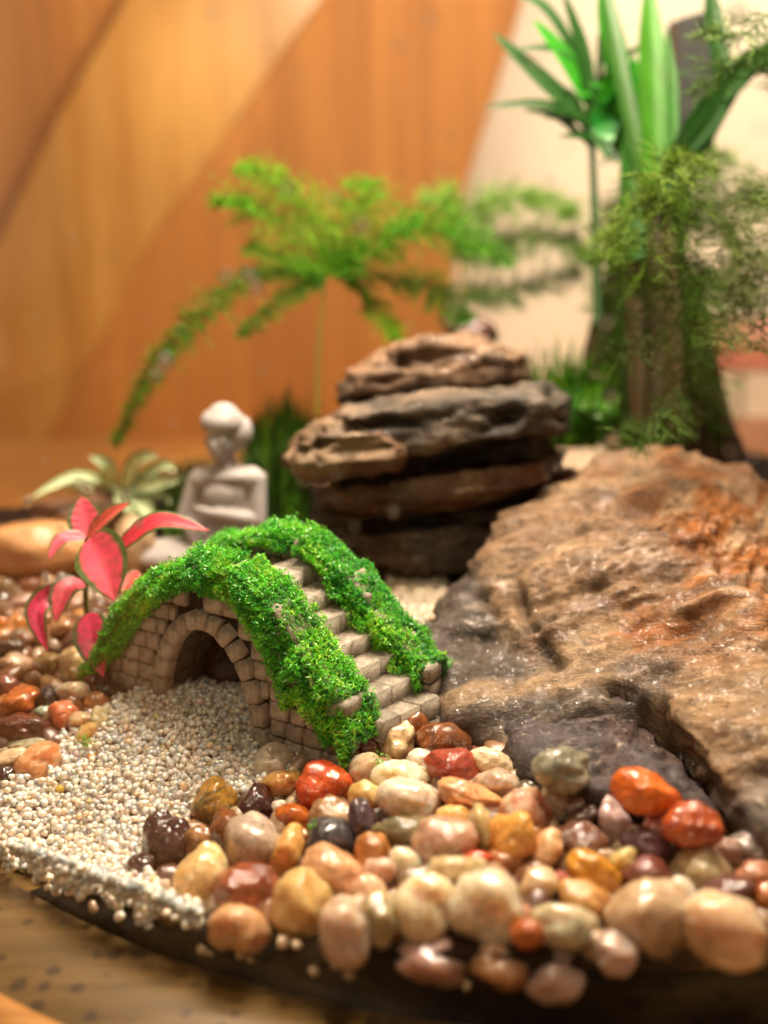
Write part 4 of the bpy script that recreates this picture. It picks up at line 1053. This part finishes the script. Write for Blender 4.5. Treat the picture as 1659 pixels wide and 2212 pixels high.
tuft("grass_tuft", 1180, 1330, 900, 24.0, 160, 120, GR, "short lower green tuft in front of the grassy one", "plant", 6, 35)
tuft("grass_tuft", 530, 700, 1010, 25.5, 340, 175, ['4c7c10', '3c6410', '5c8818'], "dark green mossy tuft between the figurine and the layered rock", "plant", 6, 20)
tuft("grass_tuft", 355, 450, 1170, 24.0, 240, 190, ['3c6010', '2c4c0c', '4c7014'], "deep green tuft left of the figurine's shoulder", "plant", 8, 20)
tuft("grass_tuft", 560, 655, 1170, 23.6, 260, 240, ['3c6c0c', '4c7c10', '2c500c'], "deep green tuft right of the figurine's arm", "plant", 8, 16)

# feathery ferns
def fern(name, t, fronds, stem, cols, label, needle, dens=1.0, base_t=None, k3=1.0):
    bx_, by_ = stem[0][0], stem[0][1]; e = empty(name, tuple(atd(bx_, by_, t)), label, "fern")
    for st in (stem,):
        tube("stem", [GG(x, y, t, e) for x, y in st], .07, .04, e, srgb('8a7428', .8))
    for fi, (pts, wpx) in enumerate(fronds):
        tt = [t + (0 if i == 0 else (rng.uniform(-.8, .8))) for i in range(len(pts))]
        P = curve_pts([GG(x, y, q, e) for (x, y), q in zip(pts, tt)], 60)
        ln = np.sum(np.linalg.norm(np.diff(P, axis=0), axis=1)); V = []; F = []; Cs = []; off = 0
        wd = wpx * t / FPX; c0 = np.array(srgb(cols[fi % len(cols)], .85))
        def quad(a, b, w_, c):
            nonlocal off
            d_ = b - a; sd_ = np.cross(d_, rng.normal(size=3)); sd_ /= np.linalg.norm(sd_) + 1e-9
            V.extend([a - sd_ * w_, a + sd_ * w_, b]); F.append((off, off + 1, off + 2)); Cs.extend([c] * 3); off += 3
        for i in range(59): 
            quad(P[i], P[i + 1] + (P[i + 1] - P[i]) * .4, .03, c0 * .7)
        nb = int(ln * 9 * dens)
        for k in range(nb):
            u = (k + rng.random()) / nb; i = min(int(u * 59), 58); p = P[i]; tg = P[i + 1] - P[i]; tg /= np.linalg.norm(tg)
            prof = math.sin(math.pi * min(1, .15 + u * .85)) ** .7
            sd_ = np.cross(tg, [0, -.5, 1.0]); sd_ /= np.linalg.norm(sd_); sgn = 1 if k % 2 else -1
            L_ = wd * .5 * prof * rng.uniform(.7, 1.2) + .05
            q = p + (sd_ * sgn + tg * .6 + rng.normal(0, .25, 3)) * L_
            quad(p, q, .012, c0 * .8)
            for m_ in range(int(9 + L_ * 16)):
                v = rng.random(); a = p * (1 - v) + q * v; b = a + rng.normal(0, 1, 3) * needle * .6 + (q - p) / (L_ + 1e-6) * needle * .5
                quad(a, b, .011 * k3, c0 * rng.uniform(.7, 1.35))
        mesh_np("frond", V, F, M_FERN, e, smooth=False, col=np.clip(Cs, 0, 1))
    return e
fern("lace_fern", 23.6, [([(700, 600), (560, 590), (430, 690), (330, 800), (248, 960)], 62), ([(710, 600), (640, 500), (540, 440), (480, 440)], 120), ([(715, 590), (690, 480), (600, 390), (520, 360)], 90),
     ([(720, 590), (760, 470), (800, 390)], 130), ([(715, 595), (850, 500), (980, 500), (1100, 570)], 120), ([(730, 600), (860, 600), (960, 640), (1000, 700)], 90), ([(740, 590), (800, 650), (855, 730)], 44), ([(700, 600), (620, 640), (520, 725)], 40), ([(700, 590), (620, 560), (540, 530)], 80), ([(720, 560), (820, 540), (900, 470)], 110)],
     [(685, 900), (688, 760), (702, 600)], ['3c7c10', '64a018', '6ca41c', '5c9c14', '4c8c10', '3c7c0c', '64a414', '3c7410', '5c9418', '5c9c18'], "feathery bright green lace fern spreading above the figurine and rock", .17, 5.5, k3=.8)
fern("lace_fern", 28.0, [([(1000, 560), (1020, 450), (1150, 430), (1240, 465)], 100), ([(1000, 570), (1080, 520), (1200, 520), (1280, 560)], 110), ([(1000, 640), (1100, 630), (1250, 590)], 80), ([(1000, 500), (960, 430), (930, 430)], 60)],
     [(1000, 760), (1000, 660), (1000, 560)], ['74a038', '6c8c40', '5c7c38', '80a840'], "blurred grey-green fern fronds before the cream wall", .3, 4, k3=1.2)
fern("lace_fern", 19.5, [([(1700, 380), (1600, 470), (1520, 620), (1480, 780), (1460, 940)], 150), ([(1700, 420), (1640, 540), (1590, 650), (1560, 740)], 130), ([(1700, 500), (1660, 640), (1640, 760)], 90), ([(1500, 330), (1420, 400), (1350, 480), (1310, 560)], 120), ([(1500, 330), (1460, 420), (1400, 560), (1380, 640)], 130), ([(1500, 540), (1430, 680), (1330, 780)], 110), ([(1660, 30), (1600, 80), (1530, 60)], 110), ([(1480, 860), (1400, 930), (1370, 960)], 70), ([(1700, 180), (1600, 130), (1500, 200)], 90)],
     [(1720, 960), (1730, 600), (1700, 380)], ['708040', '788c48', '74884c', '789430', '587818', '4c6420', '64803c', '587830', '4c6c24'], "hazy olive fern with fine needles hanging down at the right edge", .24, 2.6, k3=.9)

fern("lace_fern", 24.5, [([(1470, 500), (1400, 420), (1340, 470), (1300, 560)], 130), ([(1470, 520), (1400, 520), (1340, 620), (1310, 720)], 130), ([(1470, 560), (1430, 680), (1380, 800), (1360, 900)], 150), ([(1480, 560), (1520, 700), (1500, 850), (1480, 950)], 150), ([(1480, 500), (1560, 480), (1600, 560), (1620, 660)], 140), ([(1470, 480), (1500, 380), (1560, 330)], 110), ([(1470, 600), (1500, 640), (1440, 760)], 130), ([(1480, 480), (1580, 420), (1659, 430)], 130), ([(1300, 900), (1350, 870), (1430, 930)], 90)],
     [(1480, 960), (1475, 760), (1470, 500)], ['5c8c1c', '4c7c18', '547c18', '64902c', '6c8c3c', '709c2c'], "soft green lace fern covering the woody trunk", .3, 3.2, k3=1.1)
# palm with blades
palm = empty("parlour_palm", tuple(atd(1290, 640, 24)), "dark green palm seedling with narrow leaves at the upper right", "plant")
DG, MG, LG = srgb('1c4c0c', .8), srgb('2c8c10', .85), srgb('448c0c', .62)
tube("stem", [GG(1292, 700, 24, palm), GG(1285, 480, 24, palm), GG(1278, 270, 24, palm)], .11, .07, palm, srgb('38582c', .8))
for pts, wp, c in (([(1278, 270), (1180, 180), (1064, 70)], 44, DG), ([(1285, 250), (1230, 140), (1152, 42)], 44, MG), ([(1275, 275), (1180, 225), (1040, 232)], 20, DG), ([(1285, 260), (1240, 120), (1110, 105)], 22, DG),
                   ([(1290, 260), (1330, 160), (1310, 40), (1300, -60)], 60, MG), ([(1280, 270), (1260, 120), (1215, -20)], 36, DG), ([(1290, 280), (1350, 260), (1370, 120)], 70, MG), ([(1280, 280), (1330, 240), (1345, 180)], 80, srgb('0f7c1c', .85)), ([(1285, 200), (1180, 20), (1040, -40)], 26, DG), ([(1278, 275), (1330, 330), (1350, 250)], 50, DG)):
    blade("leaf", [GG(x, y, 23.8 - .3 * k, palm) for k, (x, y) in enumerate(pts)], wp * 24 / FPX, palm, c, c, n=16, m=6, up=(0.2, -.9, .4), thick=.012)
for k in range(15):
    X0, Y0 = rng.uniform(1275, 1400), rng.uniform(230, 330); a_ = rng.uniform(-1.5, 1.1); l_ = rng.uniform(130, 240)
    blade("leaf", [GG(X0 - (X0 - 1290) * .6, Y0 + 30, 24.2, palm), GG(X0 + math.sin(a_) * l_ * .5, Y0 - math.cos(a_) * l_ * .6, 23.9, palm), GG(X0 + math.sin(a_) * l_, Y0 - math.cos(a_) * l_ * .85, 23.4, palm)], rng.uniform(15, 26) * 24 / FPX, palm, (DG, MG, DG)[k % 3], DG, n=12, m=6, up=(0.2, -.9, .4), thick=.015)
sh = empty("blade_plant", tuple(atd(1420, 700, 23)), "tall plant of broad lime green upright blades right of the palm", "plant")
for pts, wp, c in (([(1412, 420), (1408, 200), (1400, -60)], 76, LG), ([(1392, 400), (1345, 180), (1300, -60)], 44, srgb('346c10', .6)), ([(1440, 430), (1450, 250), (1440, 60)], 40, srgb('2c6c10', .85)), ([(1425, 420), (1530, 230), (1690, 90)], 66, DG), ([(1430, 400), (1500, 330), (1600, 160), (1700, 60)], 50, srgb('1c5c14', .8)), ([(1480, 330), (1560, 210), (1540, 40), (1530, -60)], 54, DG), ([(1560, 210), (1620, 130), (1690, 150)], 60, DG),
                   ([(1375, 560), (1360, 400), (1370, 200)], 60, srgb('2c6414', .8)), ([(1400, 940), (1420, 700), (1410, 420)], 60, srgb('3c3014', .8)), ([(1380, 930), (1370, 700), (1375, 500)], 50, srgb('443414', .8)), ([(1455, 930), (1450, 700), (1440, 430)], 50, srgb('4c3c18', .8))):
    wp = wp * .8
    blade("leaf", [GG(x, y, 22.8 + .15 * k, sh) for k, (x, y) in enumerate(pts)], wp * 23 / FPX, sh, c, c, shape='strap', n=16, m=6, up=(0.1, -1, .15), thick=.012)
for k in range(10):
    X0 = rng.uniform(1345, 1520); X1 = 1400 + (X0 - 1430) * .4
    blade("stalk", [GG(X0, 955, 23.6, sh), GG((X0 + X1) / 2 + rng.uniform(-10, 10), 720, 23.4, sh), GG(X1, rng.uniform(330, 520), 23.2, sh)], rng.uniform(16, 30) * 23 / FPX, sh, srgb(('3c5414', '4c5c1c', '2c4410')[k % 3], .85), srgb('2c3c10', .8), shape='strap', n=14, m=4, up=(0.1, -1, .15), thick=.03)
tr = empty("tree_trunk", tuple(atd(1420, 950, 26)), "flared brown woody trunk behind the ferns at the right", "trunk")
M_BARK = rock_mat("bark", 1.3, (2, 2, .35), 0.0)
for pts, r0, r1, c in (([(1430, 1000), (1415, 760), (1400, 540), (1440, 330)], 1.25, .65, '4c3018'), ([(1300, 800), (1340, 640), (1370, 480)], .5, .5, '402a16'), ([(1560, 1000), (1500, 800), (1470, 600)], .6, .5, '4c3018'), ([(1380, 980), (1390, 800), (1400, 600)], .5, .4, '54421c')):
    tube("bark", [GG(x, y, 26, tr) for x, y in pts], r0, r1, tr, srgb(c, .85), M_BARK, n=30, m=20, wob=.08)
prism_y("upright_post", [xz(1462, 330, 27.5), xz(1468, 40, 27.5), xz(1540, 20, 27.5), xz(1560, 180, 27.5), xz(1540, 330, 27.5)], 27.5, 28.6, plain_mat("dark_grey", srgb('3c3c3c'), .5, .2, 1))
tag(bpy.data.objects["upright_post"], "dark grey upright block behind the palm blades at the top right", "post")

# ------------------------------------------------------------------ glass bowl and droplets
m, nt, b = newmat("thin_glass"); out = nt.nodes["Material Output"]; nt.nodes.remove(b)
tr_ = N(nt, 'ShaderNodeBsdfTransparent'); gl = N(nt, 'ShaderNodeBsdfGlossy'); gl.inputs['Roughness'].default_value = 0.03
tr_.inputs[0].default_value = (0.985, 0.99, 0.975, 1)
fr = N(nt, 'ShaderNodeFresnel'); fr.inputs[0].default_value = 1.45; mx = N(nt, 'ShaderNodeMixShader')
mm = N(nt, 'ShaderNodeMath', operation='MULTIPLY'); L(nt, fr.outputs[0], mm.inputs[0]); mm.inputs[1].default_value = 0.1
L(nt, mm.outputs[0], mx.inputs[0]); L(nt, tr_.outputs[0], mx.inputs[1]); L(nt, gl.outputs[0], mx.inputs[2]); L(nt, mx.outputs[0], out.inputs[0])
M_GLASS = m
bowl = empty("glass_bowl", (BC[0], BC[1], -1.29), "clear round glass terrarium bowl speckled with water droplets", "bowl")
V, F = lathe([(BR, 0.0), (BR, 4), (BR, 12), (BR, 20), (BR, 27)], 256); V2, F2 = lathe([(BR + .14, 0.0), (BR + .14, 4), (BR + .14, 12), (BR + .14, 20), (BR + .14, 27)], 256)
k = len(V); V = V + V2; F = F + [f[::-1] for f in [tuple(i + k for i in q) for q in F2]]
mesh_np("glass_wall", V, F, M_GLASS, bowl)
m, nt, b = newmat("water"); b.inputs['Transmission Weight'].default_value = 0.55; b.inputs['IOR'].default_value = 1.33; b.inputs['Roughness'].default_value = 0.08; b.inputs['Base Color'].default_value = (1, 1, 1, 1)
M_WATER = m
DR = [(930, 42, 9), (862, 100, 8), (642, 160, 6), (720, 425, 8), (357, 782, 17), (337, 810, 11), (188, 1058, 13), (98, 1250, 11), (545, 600, 12), (490, 598, 12), (555, 625, 12), (780, 488, 12), (620, 410, 10), (530, 590, 10), (960, 367, 7), (975, 297, 6), (1320, 860, 10), (1290, 100, 8), (1595, 25, 16), (1440, 160, 8), (1225, 620, 8), (270, 1075, 9), (372, 1020, 8), (460, 30, 8), (375, 915, 6), (565, 800, 6), (1150, 130, 8), (1310, 700, 10), (1560, 560, 8), (1640, 280, 7), (850, 1105, 7), (1580, 720, 8), (170, 1040, 8), (130, 1140, 8), (300, 1130, 8), (60, 1085, 12), (505, 905, 8), (930, 410, 7), (1090, 480, 7), (1185, 395, 7)]
for k in range(46): DR.append((rng.uniform(20, 1640), rng.uniform(20, 1150), rng.uniform(2.5, 6)))
U, FF = ICO[3]; dm = {}
for x, y, s in DR:
    tc = tcyl(x, y, BR - 0.004); p = atd(x, y, tc); r = s * tc / FPX * .9
    nrm = np.array([p.x - BC[0], p.y - BC[1], 0]); nrm /= np.linalg.norm(nrm)
    key = 0
    if key not in dm: dm[key] = mesh_np("droplet", U * np.array([1, .45, 1.15]), FF, M_WATER, mesh_only=True)
    o = bpy.data.objects.new("droplet", dm[key]); link(o, bowl)
    o.location = Vector(p) - Vector(bowl.location); o.rotation_euler = (0, 0, math.atan2(nrm[1], nrm[0]) - math.pi / 2); o.scale = (r, r, r * rng.uniform(.9, 1.25))
